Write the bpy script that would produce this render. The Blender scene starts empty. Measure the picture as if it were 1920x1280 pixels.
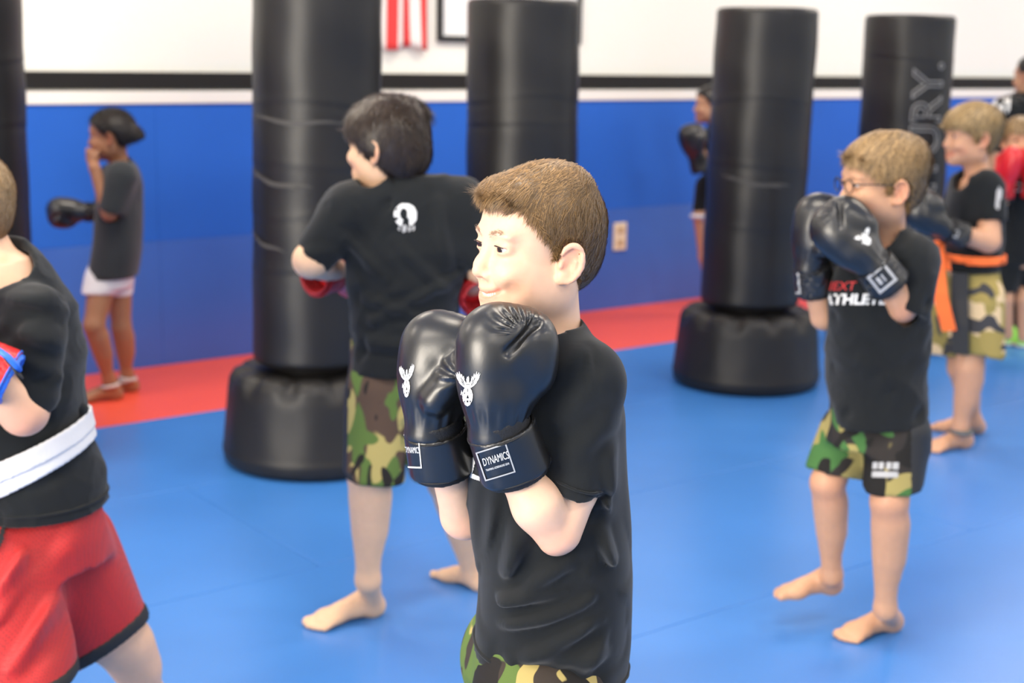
import bpy, math, random
import numpy as np
from mathutils import Vector, Matrix, Euler
from mathutils.bvhtree import BVHTree

random.seed(7); RNG = np.random.default_rng(7)
C = bpy.context.scene.collection
SC = bpy.context.scene

# ---------------------------------------------------------------- camera
CAM_H, CAM_PITCH, CAM_ROLL, CAM_F = 1.5, 0.20102, 0.018, 2650.0
cam_d = bpy.data.cameras.new('camera'); cam = bpy.data.objects.new('camera', cam_d); C.objects.link(cam)
cam_d.sensor_width = 36.0; cam_d.lens = 36.0 * CAM_F / 1920.0
cam_d.clip_start = 0.05; cam_d.clip_end = 100
_ct, _st = math.cos(CAM_PITCH), math.sin(CAM_PITCH)
_fwd = Vector((0, _ct, -_st)); _down = Vector((0, -_st, -_ct)); _r = Vector((1, 0, 0))
_cr, _sr = math.cos(CAM_ROLL), math.sin(CAM_ROLL)
_right = _cr * _r - _sr * _down; _up = -(_sr * _r + _cr * _down)
cam.matrix_world = Matrix(((_right.x, _up.x, -_fwd.x, 0), (_right.y, _up.y, -_fwd.y, 0), (_right.z, _up.z, -_fwd.z, CAM_H), (0, 0, 0, 1)))
SC.camera = cam
cam_d.dof.use_dof = True; cam_d.dof.focus_distance = 1.86; cam_d.dof.aperture_fstop = 4.2

# ---------------------------------------------------------------- view, world, lights
SC.view_settings.view_transform = 'Standard'; SC.view_settings.look = 'None'
SC.view_settings.gamma = 1.0; SC.view_settings.use_curve_mapping = False
SC.view_settings.exposure = 0.46
w = bpy.data.worlds.new('world'); SC.world = w; w.use_nodes = True
w.node_tree.nodes['Background'].inputs[0].default_value = (0.95, 0.97, 1.0, 1)
w.node_tree.nodes['Background'].inputs[1].default_value = 0.5

# wall frame: u runs along the back wall to the right, v comes off it into the room
WALL_O = Vector((0.0, 7.985, 0.0)); WALL_A = math.radians(37.9)
WU = Vector((math.cos(WALL_A), math.sin(WALL_A), 0)); WV = Vector((math.sin(WALL_A), -math.cos(WALL_A), 0))
def wall_pt(u, v, z=0.0): return WALL_O + WU * u + WV * v + Vector((0, 0, z))
U0, U1, V1, ROOM_H = -9.3, 8.5, 13.0, 3.3

def area(name, loc, target, sx, sy, power, col=(1, 1, 1)):
    l = bpy.data.lights.new(name, 'AREA'); l.shape = 'RECTANGLE'; l.size = sx; l.size_y = sy; l.energy = power; l.color = col
    o = bpy.data.objects.new(name, l); C.objects.link(o); o.location = loc
    o.rotation_euler = (Vector(target) - Vector(loc)).to_track_quat('-Z', 'Y').to_euler()
    return o
area('window_light', wall_pt(U0 + 0.25, 5.2, 1.7), wall_pt(0, 5.2, 1.2), 2.2, 2.3, 300, (1.0, 0.90, 0.76))
for i, u in enumerate((-6.2, -3.2, -0.2, 2.8, 5.8)):
    for j, v in enumerate((1.6, 4.4, 7.2, 10.0)):
        area('ceiling_panel_light', wall_pt(u, v, ROOM_H - 0.06), wall_pt(u, v, 0), 1.2, 0.6, 36, (1.0, 0.885, 0.73))

# ---------------------------------------------------------------- materials
MATS = {}
def mat(name, col, rough=0.6, spec=0.5, sheen=0.0, coat=0.0, metal=0.0, bump=None, sss=0.0, attr=None, vary=None, alpha=None):
    """bump = (scale, strength, distance) ; vary = (scale, amount) of tone noise"""
    if name in MATS: return MATS[name]
    m = bpy.data.materials.new(name); m.use_nodes = True; MATS[name] = m
    nt = m.node_tree; b = nt.nodes['Principled BSDF']; L = nt.links
    b.inputs['Base Color'].default_value = (*col, 1); b.inputs['Roughness'].default_value = rough
    b.inputs['Specular IOR Level'].default_value = spec; b.inputs['Metallic'].default_value = metal
    b.inputs['Sheen Weight'].default_value = sheen; b.inputs['Coat Weight'].default_value = coat
    b.inputs['Coat Roughness'].default_value = 0.25
    if sss:
        b.inputs['Subsurface Weight'].default_value = sss; b.inputs['Subsurface Radius'].default_value = (1.0, 0.35, 0.18)
        b.inputs['Subsurface Scale'].default_value = 0.012
    src = None
    if attr:
        a = nt.nodes.new('ShaderNodeAttribute'); a.attribute_name = attr; src = a.outputs['Color']
    tc = nt.nodes.new('ShaderNodeTexCoord')
    if vary:
        n = nt.nodes.new('ShaderNodeTexNoise'); n.inputs['Scale'].default_value = vary[0]; n.inputs['Detail'].default_value = 4
        L.new(tc.outputs['Object'], n.inputs['Vector'])
        mr = nt.nodes.new('ShaderNodeMapRange'); mr.inputs[1].default_value = 0.3; mr.inputs[2].default_value = 0.7
        mr.inputs[3].default_value = 1 - vary[1]; mr.inputs[4].default_value = 1 + vary[1]
        L.new(n.outputs['Fac'], mr.inputs[0])
        mx = nt.nodes.new('ShaderNodeVectorMath'); mx.operation = 'SCALE'
        if src: L.new(src, mx.inputs[0])
        else: mx.inputs[0].default_value = col
        L.new(mr.outputs[0], mx.inputs['Scale']); src = mx.outputs[0]
    if src: L.new(src, b.inputs['Base Color'])
    if bump:
        n2 = nt.nodes.new('ShaderNodeTexNoise'); n2.inputs['Scale'].default_value = bump[0]; n2.inputs['Detail'].default_value = 3
        L.new(tc.outputs['Object'], n2.inputs['Vector'])
        bp = nt.nodes.new('ShaderNodeBump'); bp.inputs['Strength'].default_value = bump[1]; bp.inputs['Distance'].default_value = bump[2]
        L.new(n2.outputs['Fac'], bp.inputs['Height']); L.new(bp.outputs[0], b.inputs['Normal'])
    return m

def camo(name, cols, scale=9.0, seed=0.0, stretch=(1, 1, 1), th=(0.5, 0.52, 0.54)):
    """printed camouflage: blobs of three tones over a base tone"""
    m = bpy.data.materials.new(name); m.use_nodes = True; nt = m.node_tree; L = nt.links; b = nt.nodes['Principled BSDF']
    b.inputs['Roughness'].default_value = 0.85; b.inputs['Specular IOR Level'].default_value = 0.2
    tc = nt.nodes.new('ShaderNodeTexCoord'); prev = None
    for i, c in enumerate(cols[1:]):
        mp = nt.nodes.new('ShaderNodeMapping'); mp.inputs['Location'].default_value = (seed + i * 7.3, i * 3.1, i * 5.7)
        mp.inputs['Scale'].default_value = stretch
        L.new(tc.outputs['Object'], mp.inputs['Vector'])
        n = nt.nodes.new('ShaderNodeTexNoise'); n.inputs['Scale'].default_value = scale * (1 + 0.15 * i); n.inputs['Detail'].default_value = 1.2
        n.inputs['Distortion'].default_value = 0.9
        L.new(mp.outputs[0], n.inputs['Vector'])
        r = nt.nodes.new('ShaderNodeMapRange'); r.inputs[1].default_value = th[i]; r.inputs[2].default_value = th[i] + 0.012
        L.new(n.outputs['Fac'], r.inputs[0])
        mx = nt.nodes.new('ShaderNodeMix'); mx.data_type = 'RGBA'
        L.new(r.outputs[0], mx.inputs[0])
        if prev: L.new(prev, mx.inputs[6])
        else: mx.inputs[6].default_value = (*cols[0], 1)
        mx.inputs[7].default_value = (*c, 1); prev = mx.outputs[2]
    L.new(prev, b.inputs['Base Color'])
    n2 = nt.nodes.new('ShaderNodeTexNoise'); n2.inputs['Scale'].default_value = 900; bp = nt.nodes.new('ShaderNodeBump')
    L.new(tc.outputs['Object'], n2.inputs['Vector'])
    bp.inputs['Strength'].default_value = 0.3; bp.inputs['Distance'].default_value = 0.0006
    L.new(n2.outputs['Fac'], bp.inputs['Height']); L.new(bp.outputs[0], b.inputs['Normal'])
    return m

# ---------------------------------------------------------------- objects
def put(o, parent=None):
    C.objects.link(o)
    if parent is not None: o.parent = parent
    return o
def empty(name, loc=(0, 0, 0), label=None, cat=None, group=None):
    o = bpy.data.objects.new(name, None); C.objects.link(o); o.location = loc; o.empty_display_size = 0.1
    tag(o, label, cat, group); return o
def tag(o, label=None, cat=None, group=None, kind=None):
    if label: o['label'] = label
    if cat: o['category'] = cat
    if group: o['group'] = group
    if kind: o['kind'] = kind
    return o
def mesh_obj(name, verts, faces, material, parent=None, smooth=True, col=None, world=True):
    """verts are world coordinates; a parent Empty sits unrotated, so only its location is taken off"""
    v = np.asarray(verts, dtype=np.float32)
    if parent is not None and world: v = v - np.array(root_loc(parent), dtype=np.float32)
    me = bpy.data.meshes.new(name)
    if isinstance(faces, np.ndarray):
        nf, k = faces.shape
        me.vertices.add(len(v)); me.vertices.foreach_set('co', v.ravel())
        me.loops.add(nf * k); me.loops.foreach_set('vertex_index', faces.astype(np.int32).ravel())
        me.polygons.add(nf); me.polygons.foreach_set('loop_start', np.arange(0, nf * k, k, dtype=np.int32))
        me.update(calc_edges=True)
    else:
        me.from_pydata(v.tolist(), [], faces); me.update()
    if smooth: me.polygons.foreach_set('use_smooth', np.ones(len(me.polygons), dtype=bool))
    if col is not None:
        a = me.color_attributes.new('Col', 'FLOAT_COLOR', 'POINT')
        cc = np.ones((len(v), 4), dtype=np.float32); cc[:, :3] = col; a.data.foreach_set('color', cc.ravel())
    if material is not None: me.materials.append(material)
    return put(bpy.data.objects.new(name, me), parent)
def root_loc(p):
    l = Vector((0, 0, 0))
    while p is not None: l += p.location; p = p.parent
    return l

def box_mesh(sx, sy, sz, bev=0.0):
    """centred box as (verts, faces) with chamfered edges"""
    import bmesh
    bm = bmesh.new(); bmesh.ops.create_cube(bm, size=1.0)
    for v in bm.verts: v.co = Vector((v.co.x * sx, v.co.y * sy, v.co.z * sz))
    if bev: bmesh.ops.bevel(bm, geom=list(bm.edges), offset=bev, segments=2, affect='EDGES', profile=0.6)
    vs = [v.co.copy() for v in bm.verts]; bm.verts.index_update(); fs = [[v.index for v in f.verts] for f in bm.faces]; bm.free()
    return vs, fs

# ---------------------------------------------------------------- signed distance fields on a grid
def nrm(v): v = np.asarray(v, float); return v / np.linalg.norm(v)
def frame(origin, z, x):
    """matrix whose columns are x,y,z axes; to_local = (p-o) @ M"""
    z = nrm(z); x = np.asarray(x, float); x = nrm(x - z * np.dot(x, z)); y = np.cross(z, x)
    return np.array(origin, float), np.stack([x, y, z], 1)
def yawpitch(origin, yaw, pitch=0.0, roll=0.0, s=1.0):
    """x forward, y left, z up. yaw degrees ccw from +X, pitch up, roll to the left"""
    R = (Matrix.Rotation(math.radians(yaw), 3, 'Z') @ Matrix.Rotation(math.radians(-pitch), 3, 'Y') @ Matrix.Rotation(math.radians(roll), 3, 'X'))
    return np.array(origin, float), np.array(R), s
ID = (np.zeros(3), np.eye(3), 1.0)
def F3(fr): return fr if len(fr) == 3 else (fr[0], fr[1], 1.0)
def to_world(fr, p): o, M, s = F3(fr); return o + M @ (np.asarray(p, float) * s)
def to_local(fr, P): o, M, s = F3(fr); return ((P - o) @ M) / s

class Prim:
    """f(local xyz)->distance, in frame fr, within local bounds lo..hi"""
    def __init__(s, fr, f, lo, hi): s.fr = F3(fr); s.f = f; s.lo = np.array(lo, float); s.hi = np.array(hi, float)
    def wb(s):
        c = np.array([[(s.lo, s.hi)[(i >> k) & 1][k] for k in range(3)] for i in range(8)])
        w_ = s.fr[0] + (c * s.fr[2]) @ s.fr[1].T
        return w_.min(0), w_.max(0)
    def __call__(s, X, Y, Z):
        o, M, sc = s.fr
        X = X - o[0]; Y = Y - o[1]; Z = Z - o[2]
        x = (X * M[0, 0] + Y * M[1, 0] + Z * M[2, 0]) / sc
        y = (X * M[0, 1] + Y * M[1, 1] + Z * M[2, 1]) / sc
        z = (X * M[0, 2] + Y * M[1, 2] + Z * M[2, 2]) / sc
        return s.f(x, y, z) * sc
def ell(c, r, fr=ID, rot=None):
    c = np.array(c, float); r = np.array(r, float)
    if rot is not None:
        o, M, s = F3(fr); R = np.array(Euler([math.radians(a) for a in rot]).to_matrix())
        fr = (o + M @ (c * s), M @ R, s); c = np.zeros(3)
    def f(x, y, z):
        x = x - c[0]; y = y - c[1]; z = z - c[2]
        k0 = np.sqrt((x / r[0]) ** 2 + (y / r[1]) ** 2 + (z / r[2]) ** 2)
        k1 = np.sqrt((x / r[0] ** 2) ** 2 + (y / r[1] ** 2) ** 2 + (z / r[2] ** 2) ** 2) + 1e-9
        return k0 * (k0 - 1) / k1
    return Prim(fr, f, c - r, c + r)
def cone(a, b, ra, rb, fr=ID, flat=1.0, ax=None):
    """rounded tapering limb from a to b (both in fr); flat squashes it along its local y (pointing along ax)"""
    fr = F3(fr); A = to_world(fr, a); B = to_world(fr, b); L = np.linalg.norm(B - A)
    d = (B - A) / L
    if ax is None: ax = (0, 0, 1) if abs(d[2]) < 0.9 else (1, 0, 0)
    else: ax = fr[1] @ np.asarray(ax, float)
    o, M = frame(A, d, np.cross(ax, d)); ra *= fr[2]; rb *= fr[2]
    def f(x, y, z):
        t = np.clip(z / L, 0, 1); t2 = t * t * (3 - 2 * t) * 0.3 + t * 0.7
        q = np.sqrt(x * x + (y / flat) ** 2 + (z - t * L) ** 2)
        return (q - (ra + (rb - ra) * t2)) * min(1.0, (1 + flat) / 2)
    R = max(ra, rb)
    return Prim((o, M, 1.0), f, (-R, -R, -R), (R, R, L + R))
def loft(zs, cx, cy, a, b, fr=ID, n=2.0, top=True, yaw=0.0):
    """stack of (super)ellipses along local z"""
    zs, cx, cy, a, b = [np.asarray(v, float) for v in (zs, np.broadcast_to(cx, len(zs)), np.broadcast_to(cy, len(zs)), np.broadcast_to(a, len(zs)), np.broadcast_to(b, len(zs)))]
    if zs[0] > zs[-1]: zs, cx, cy, a, b = zs[::-1], cx[::-1], cy[::-1], a[::-1], b[::-1]
    zz = np.linspace(zs[0], zs[-1], 160)
    def sm(v):   # smoothed profile
        g = np.interp(zz, zs, v); k = 13; p = np.pad(g, k, mode='reflect', reflect_type='odd'); w_ = np.hanning(2 * k + 1); w_ /= w_.sum()
        return np.convolve(p, w_, 'valid')
    cx, cy, a, b = sm(cx), sm(cy), sm(a), sm(b)
    cyaw, syaw = math.cos(math.radians(yaw)), math.sin(math.radians(yaw))
    def f(x, y, z):
        zc = np.clip(z, zz[0], zz[-1])
        X = x - np.interp(zc, zz, cx); Y = y - np.interp(zc, zz, cy)
        if yaw: X, Y = X * cyaw + Y * syaw, Y * cyaw - X * syaw
        A = np.interp(zc, zz, a); B = np.interp(zc, zz, b)
        X = np.abs(X); Y = np.abs(Y)
        rho = ((X / A) ** n + (Y / B) ** n) ** (1 / n) + 1e-9
        r = np.sqrt(X * X + Y * Y)
        d = r * (1 - 1 / rho)
        d = np.where(rho < 0.3, -np.minimum(A, B) * (1 - rho), d)
        e = np.maximum(zz[0] - z, z - zz[-1])
        return np.where(e > 0, np.sqrt(np.maximum(d, 0) ** 2 + e ** 2), np.maximum(d, e))
    R = max(a.max(), b.max())
    return Prim(fr, f, (cx.min() - R, cy.min() - R, zs[0]), (cx.max() + R, cy.max() + R, zs[-1]))
def rbox(c, h, rad, fr=ID, rot=None):
    c = np.array(c, float); h = np.array(h, float)
    if rot is not None:
        o, M, s = F3(fr); R = np.array(Euler([math.radians(a) for a in rot]).to_matrix()); fr = (o + M @ (c * s), M @ R, s); c = np.zeros(3)
    def f(x, y, z):
        qx = np.abs(x - c[0]) - h[0] + rad; qy = np.abs(y - c[1]) - h[1] + rad; qz = np.abs(z - c[2]) - h[2] + rad
        return np.sqrt(np.maximum(qx, 0) ** 2 + np.maximum(qy, 0) ** 2 + np.maximum(qz, 0) ** 2) + np.minimum(np.maximum(qx, np.maximum(qy, qz)), 0) - rad
    return Prim(fr, f, c - h, c + h)
def cut(prim, pt, n_):
    """keep the part of prim behind the plane at pt with outward normal n_ (world)"""
    pt = np.asarray(pt, float); n_ = nrm(n_)
    q = Prim(prim.fr, prim.f, prim.lo, prim.hi); base = prim
    class Cut(Prim):
        def __init__(s): s.fr, s.lo, s.hi = base.fr, base.lo, base.hi; s.uncut = getattr(base, 'uncut', base)
        def wb(s): return base.wb()
        def __call__(s, X, Y, Z): return np.maximum(base(X, Y, Z), (X - pt[0]) * n_[0] + (Y - pt[1]) * n_[1] + (Z - pt[2]) * n_[2])
    return Cut()

def smin(a, b, k):
    if k <= 0: return np.minimum(a, b)
    h = np.maximum(k - np.abs(a - b), 0) / k
    return np.minimum(a, b) - h * h * k * 0.25
def smax(a, b, k): return -smin(-a, -b, k)

class Field:
    def __init__(s, prims, h=0.004, pad=0.02, axes=None):
        los, his = zip(*[p.wb() for p in prims]); lo = np.min(los, 0) - pad; hi = np.max(his, 0) + pad
        s.ax = []
        for i in range(3):
            if axes and axes[i] is not None:            # piecewise spacing [(from, step), ...]
                pts = []; c = lo[i]; segs = axes[i]
                while c < hi[i]:
                    st = h
                    for fr_, hh in segs:
                        if c >= fr_: st = hh
                    pts.append(c); c += st
                s.ax.append(np.array(pts, np.float32))
            else: s.ax.append(np.arange(lo[i], hi[i], h, dtype=np.float32))
        s.D = np.full([len(a) for a in s.ax], 1.0, np.float32); s.h = h
    def region(s, wb, m):
        sl = []
        for i in range(3):
            a = np.searchsorted(s.ax[i], wb[0][i] - m); b = np.searchsorted(s.ax[i], wb[1][i] + m)
            sl.append(slice(max(a - 1, 0), b + 1))
        return tuple(sl), s.ax[0][sl[0]][:, None, None], s.ax[1][sl[1]][None, :, None], s.ax[2][sl[2]][None, None, :]
    def add(s, p, k=0.01, m=None):
        sl, X, Y, Z = s.region(p.wb(), (k + 0.012) if m is None else m)
        if 0 in s.D[sl].shape: return s
        s.D[sl] = smin(s.D[sl], p(X, Y, Z).astype(np.float32), k); return s
    def sub(s, p, k=0.006):
        sl, X, Y, Z = s.region(p.wb(), k + 0.012)
        if 0 in s.D[sl].shape: return s
        s.D[sl] = smax(s.D[sl], -p(X, Y, Z).astype(np.float32), k); return s
    def disp(s, f, band=0.03):
        """f(X,Y,Z) on 1-d arrays of near-surface points: outward push"""
        idx = np.nonzero(np.abs(s.D) < band)
        s.D[idx] -= f(s.ax[0][idx[0]], s.ax[1][idx[1]], s.ax[2][idx[2]]).astype(np.float32); return s
    def clip(s, pt, n_):
        pt = np.asarray(pt, float); n_ = nrm(n_)
        X = s.ax[0][:, None, None]; Y = s.ax[1][None, :, None]; Z = s.ax[2][None, None, :]
        s.D = np.maximum(s.D, ((X - pt[0]) * n_[0] + (Y - pt[1]) * n_[1] + (Z - pt[2]) * n_[2]).astype(np.float32)); return s
    def mesh(s, relax=1): return nets(s.D, s.ax, relax)

def nets(D, ax, relax=1):
    """surface nets: vertices and quads of the zero level"""
    S = D < 0
    nx, ny, nz = D.shape
    c = np.zeros((nx - 1, ny - 1, nz - 1), np.uint8)
    for i in (0, 1):
        for j in (0, 1):
            for k in (0, 1): c += S[i:nx - 1 + i, j:ny - 1 + j, k:nz - 1 + k]
    cells = np.nonzero((c > 0) & (c < 8)); n = len(cells[0])
    I, J, K = cells
    vid = np.full(c.shape, -1, np.int32); vid[cells] = np.arange(n)
    acc = np.zeros((n, 3)); cnt = np.zeros(n)
    co = [(i, j, k) for i in (0, 1) for j in (0, 1) for k in (0, 1)]
    val = {q: D[I + q[0], J + q[1], K + q[2]] for q in co}
    pos = {q: np.stack([ax[0][I + q[0]], ax[1][J + q[1]], ax[2][K + q[2]]], 1) for q in co}
    for q in co:
        for a in range(3):
            if q[a] == 0:
                r = tuple(q[t] + (t == a) for t in range(3)); va, vb = val[q], val[r]; m = (va < 0) != (vb < 0)
                t = np.where(m, va / np.where(m, va - vb, 1), 0)
                acc += np.where(m[:, None], pos[q] + (pos[r] - pos[q]) * t[:, None], 0); cnt += m
    V = acc / cnt[:, None]
    F = []
    for a in range(3):
        b_, c_ = (a + 1) % 3, (a + 2) % 3
        s0 = [slice(0, None)] * 3; s1 = [slice(0, None)] * 3; s0[a] = slice(0, -1); s1[a] = slice(1, None)
        ch = S[tuple(s0)] != S[tuple(s1)]
        e = list(np.nonzero(ch))
        ok = (e[b_] > 0) & (e[c_] > 0) & (e[b_] < D.shape[b_] - 1) & (e[c_] < D.shape[c_] - 1)
        e = [x[ok] for x in e]
        fl = S[tuple(e)]
        def g(db, dc):
            t = list(e); t[b_] = t[b_] - db; t[c_] = t[c_] - dc; return vid[tuple(t)]
        q = np.stack([g(0, 0), g(1, 0), g(1, 1), g(0, 1)], 1)
        q[~fl] = q[~fl][:, ::-1]
        F.append(q)
    F = np.concatenate(F)
    for _ in range(relax):
        A = np.zeros_like(V); N = np.zeros(len(V))
        for i in range(4):
            p, q = F[:, i], F[:, (i + 1) % 4]
            for t in range(3): A[:, t] += np.bincount(p, V[q, t], len(V)) + np.bincount(q, V[p, t], len(V))
            N += np.bincount(p, minlength=len(V)) + np.bincount(q, minlength=len(V))
        V = V * 0.5 + 0.5 * A / np.maximum(N, 1)[:, None]
    return V, F[:, ::-1].copy()

def vnormals(V, F):
    fn = np.cross(V[F[:, 2]] - V[F[:, 0]], V[F[:, 3]] - V[F[:, 1]]); N = np.zeros_like(V)
    for i in range(4):
        for t in range(3): N[:, t] += np.bincount(F[:, i], fn[:, t], len(V))
    return N / (np.linalg.norm(N, axis=1)[:, None] + 1e-12)

_wc = {}
def wob(x, y, z, freq, seed=0, n=5):
    """cheap smooth noise: a few sines in random directions, about -1..1"""
    key = (seed, n)
    if key not in _wc:
        g = np.random.default_rng(seed + 100); d = g.normal(size=(n, 3)); d /= np.linalg.norm(d, axis=1)[:, None]
        _wc[key] = (d, g.uniform(0.7, 1.4, n), g.uniform(0, 6.28, n))
    d, f, ph = _wc[key]; r = 0
    for i in range(n): r = r + np.sin((x * d[i, 0] + y * d[i, 1] + z * d[i, 2]) * freq * f[i] * 6.28 + ph[i])
    return r / n * 1.6
def seg_d(x, y, z, a, b, w3=(1, 1, 1)):
    a = np.asarray(a, float); b = np.asarray(b, float); w3 = np.asarray(w3, float); d = (b - a) * w3; L = d @ d
    px, py, pz = (x - a[0]) * w3[0], (y - a[1]) * w3[1], (z - a[2]) * w3[2]
    t = np.clip((px * d[0] + py * d[1] + pz * d[2]) / L, 0, 1)
    return np.sqrt((px - t * d[0]) ** 2 + (py - t * d[1]) ** 2 + (pz - t * d[2]) ** 2), t

# ---------------------------------------------------------------- flat print laid on a surface
def tree_of(*obs):
    vs, fs = [], []
    for o in obs:
        m = o.data; off = len(vs); l = root_loc(o)
        vs += [v.co + l for v in m.vertices]; fs += [[i + off for i in p.vertices] for p in m.polygons]
    return BVHTree.FromPolygons(vs, fs)
def drape(name, pts2, faces, org, ax, ay, direction, tree, material, parent, lift=0.0012):
    """2-d pts placed at org + x*ax + y*ay, then cast along direction onto the surface; two-sided thin sheet"""
    org, ax, ay = Vector(org), Vector(ax), Vector(ay); V = []
    direction = Vector(direction).normalized()
    last = None; miss = set()
    for x, y in pts2:
        p = org + ax * x + ay * y - direction * 0.3
        hit, n_, _, dist = tree.ray_cast(p, direction, 1.0)
        if hit is None or (last and abs(dist - last) > .15): miss.add(len(V)); hit = p + direction * (last if last else 0.3); n_ = -direction; dist = last or 0.3
        if n_.dot(direction) > 0: n_ = -n_
        last = dist
        V.append(hit + n_ * lift)
    faces = [f for f in faces if not any(i in miss for i in f)]
    return mesh_obj(name, [tuple(v) for v in V], faces, material, parent, smooth=False)
def poly_grid(polys, res, holes=()):
    """rasterise 2-d polygons to small quads (so they bend with the surface)"""
    P_ = [np.array(p, float) for p in polys]; Hh = [np.array(p, float) for p in holes]
    allp = np.concatenate(P_); lo = allp.min(0); hi = allp.max(0)
    nx = int((hi[0] - lo[0]) / res) + 1; ny = int((hi[1] - lo[1]) / res) + 1
    gx = lo[0] + (np.arange(nx) + .5) * res; gy = lo[1] + (np.arange(ny) + .5) * res
    X, Y = np.meshgrid(gx, gy, indexing='ij')
    def inside(p):
        r = np.zeros(X.shape, bool); n = len(p)
        for i in range(n):
            x1, y1 = p[i]; x2, y2 = p[(i + 1) % n]
            c = ((y1 > Y) != (y2 > Y)) & (X < (x2 - x1) * (Y - y1) / (y2 - y1 + 1e-12) + x1); r ^= c
        return r
    M = np.zeros(X.shape, bool)
    for p in P_: M |= inside(p)
    for p in Hh: M &= ~inside(p)
    ids = {}; pts = []; faces = []
    def vi(i, j):
        if (i, j) not in ids: ids[(i, j)] = len(pts); pts.append((lo[0] + i * res, lo[1] + j * res))
        return ids[(i, j)]
    for i, j in zip(*np.nonzero(M)): faces.append([vi(i, j), vi(i + 1, j), vi(i + 1, j + 1), vi(i, j + 1)])
    return pts, faces
def text2d(s, size, outline=0.0, shear=0.0, width=1.0, align='CENTER', spacing=1.0, bold=0.0):
    cu = bpy.data.curves.new('text', 'FONT'); cu.body = s; cu.size = size; cu.align_x = align; cu.align_y = 'CENTER'; cu.shear = shear
    cu.space_character = spacing; cu.resolution_u = 3; cu.offset = bold
    if outline: cu.fill_mode = 'NONE'; cu.bevel_depth = outline; cu.bevel_resolution = 0
    else: cu.fill_mode = 'FRONT'
    o = bpy.data.objects.new('text', cu); C.objects.link(o)
    dg = bpy.context.evaluated_depsgraph_get(); me = bpy.data.meshes.new_from_object(o.evaluated_get(dg))
    pts = [(v.co.x * width, v.co.y, v.co.z) for v in me.vertices]; fs = [list(p.vertices) for p in me.polygons]
    bpy.data.objects.remove(o); bpy.data.curves.remove(cu); bpy.data.meshes.remove(me)
    return pts, fs
def swept(name, pts, r, material, parent=None, n=6, closed=False, flat=1.0):
    pts = [np.array(p, float) for p in pts]; V = []; Fc = []; N = len(pts); up = np.array([0.13, 0.2, 1.0])
    for i, p in enumerate(pts):
        t = nrm((pts[(i + 1) % N] if (closed or i < N - 1) else p) - (pts[i - 1] if (closed or i > 0) else p))
        a = nrm(np.cross(t, up)); b = np.cross(t, a); rr = r[i] if hasattr(r, '__len__') else r
        for k in range(n): q = 2 * math.pi * k / n; V.append(p + (a * math.cos(q) * flat + b * math.sin(q)) * rr)
    for i in range(N if closed else N - 1):
        for k in range(n):
            i2 = (i + 1) % N; Fc.append([i * n + k, i * n + (k + 1) % n, i2 * n + (k + 1) % n, i2 * n + k])
    if not closed: Fc.append(list(range(n))[::-1]); Fc.append([(N - 1) * n + k for k in range(n)])
    return mesh_obj(name, V, Fc, material, parent)

# ---------------------------------------------------------------- room
def wall_boxes(name, us, vs, zs, material, parent=None, bev=0.0):
    """box given by ranges in the wall frame"""
    sx, sy, sz = us[1] - us[0], vs[1] - vs[0], zs[1] - zs[0]
    V, Fc = box_mesh(sx, sy, sz, bev)
    c = wall_pt((us[0] + us[1]) / 2, (vs[0] + vs[1]) / 2, (zs[0] + zs[1]) / 2)
    V = [tuple(c + WU * v.x + WV * v.y + Vector((0, 0, v.z))) for v in V]
    Fc = [f[::-1] for f in Fc]
    return mesh_obj(name, V, Fc, material, parent, smooth=False)

m_white = mat('wall_paint', (0.90, 0.89, 0.80), 0.7, 0.3)
m_black = mat('black_board', (0.012, 0.011, 0.010), 0.6, 0.3)
m_trim = mat('white_trim', (0.88, 0.86, 0.79), 0.5)
m_pad_up = mat('blue_pad', (0.018, 0.125, 0.56), 0.55, 0.3, vary=(1.2, 0.06))
m_pad_lo = mat('blue_pad_low', (0.045, 0.135, 0.50), 0.32, 0.5, vary=(1.2, 0.08), bump=(3.0, 0.25, 0.01))
m_mat = mat('blue_mat', (0.048, 0.200, 0.555), 0.30, 0.65, vary=(1.6, 0.07), bump=(700, 0.25, 0.0005))
m_red = mat('red_mat', (0.86, 0.10, 0.055), 0.42, 0.4, vary=(1.6, 0.04), bump=(700, 0.2, 0.0005))
m_under = mat('floor_base', (0.015, 0.05, 0.14), 0.8)
m_ceil = mat('ceiling_tile', (0.8, 0.79, 0.76), 0.9)

fl = wall_boxes('floor', (U0, U1), (0, V1), (-0.12, -0.030), m_under); tag(fl, kind='structure')
ROW = 0.93
for r in range(14):
    n = 0; u = U0 + (0.0 if r % 2 else -1.9) + 0.7
    while u < U1:
        a, b = max(u, U0), min(u + 3.8, U1)
        if b - a > 0.2:
            g = 0.0012
            wall_boxes('mat', (a + g, b - g), (0.03 + r * ROW + g, 0.03 + (r + 1) * ROW - g), (-0.030, 0.0), m_red if r == 0 else m_mat, fl, bev=0.003)
        u += 3.8
wb = wall_boxes('wall_back', (U0, U1), (-0.2, 0.0), (-0.12, ROOM_H), m_white); tag(wb, kind='structure')
for i in range(8):
    a = U0 + 0.9 + i * 2.2 - 0.35; b = min(a + 2.2, U1)
    a = max(a, U0)
    if i == 0: a = U0
    wall_boxes('upper_pad', (a + 0.0004, b - 0.0004), (0.0, 0.030), (0.6015, 1.240), m_pad_up, wb, bev=0.002)
    wall_boxes('lower_pad', (a + 0.0004, b - 0.0004), (0.0, 0.034), (0.0, 0.6005), m_pad_lo, wb, bev=0.002)
t1 = wall_boxes('trim_1', (U0, U1), (0.0, 0.030), (1.308, 1.386), m_black, bev=0.002); tag(t1, kind='structure')
t2 = wall_boxes('trim_2', (U0, U1), (0.0, 0.042), (1.242, 1.300), m_trim, bev=0.004); tag(t2, kind='structure')
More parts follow.
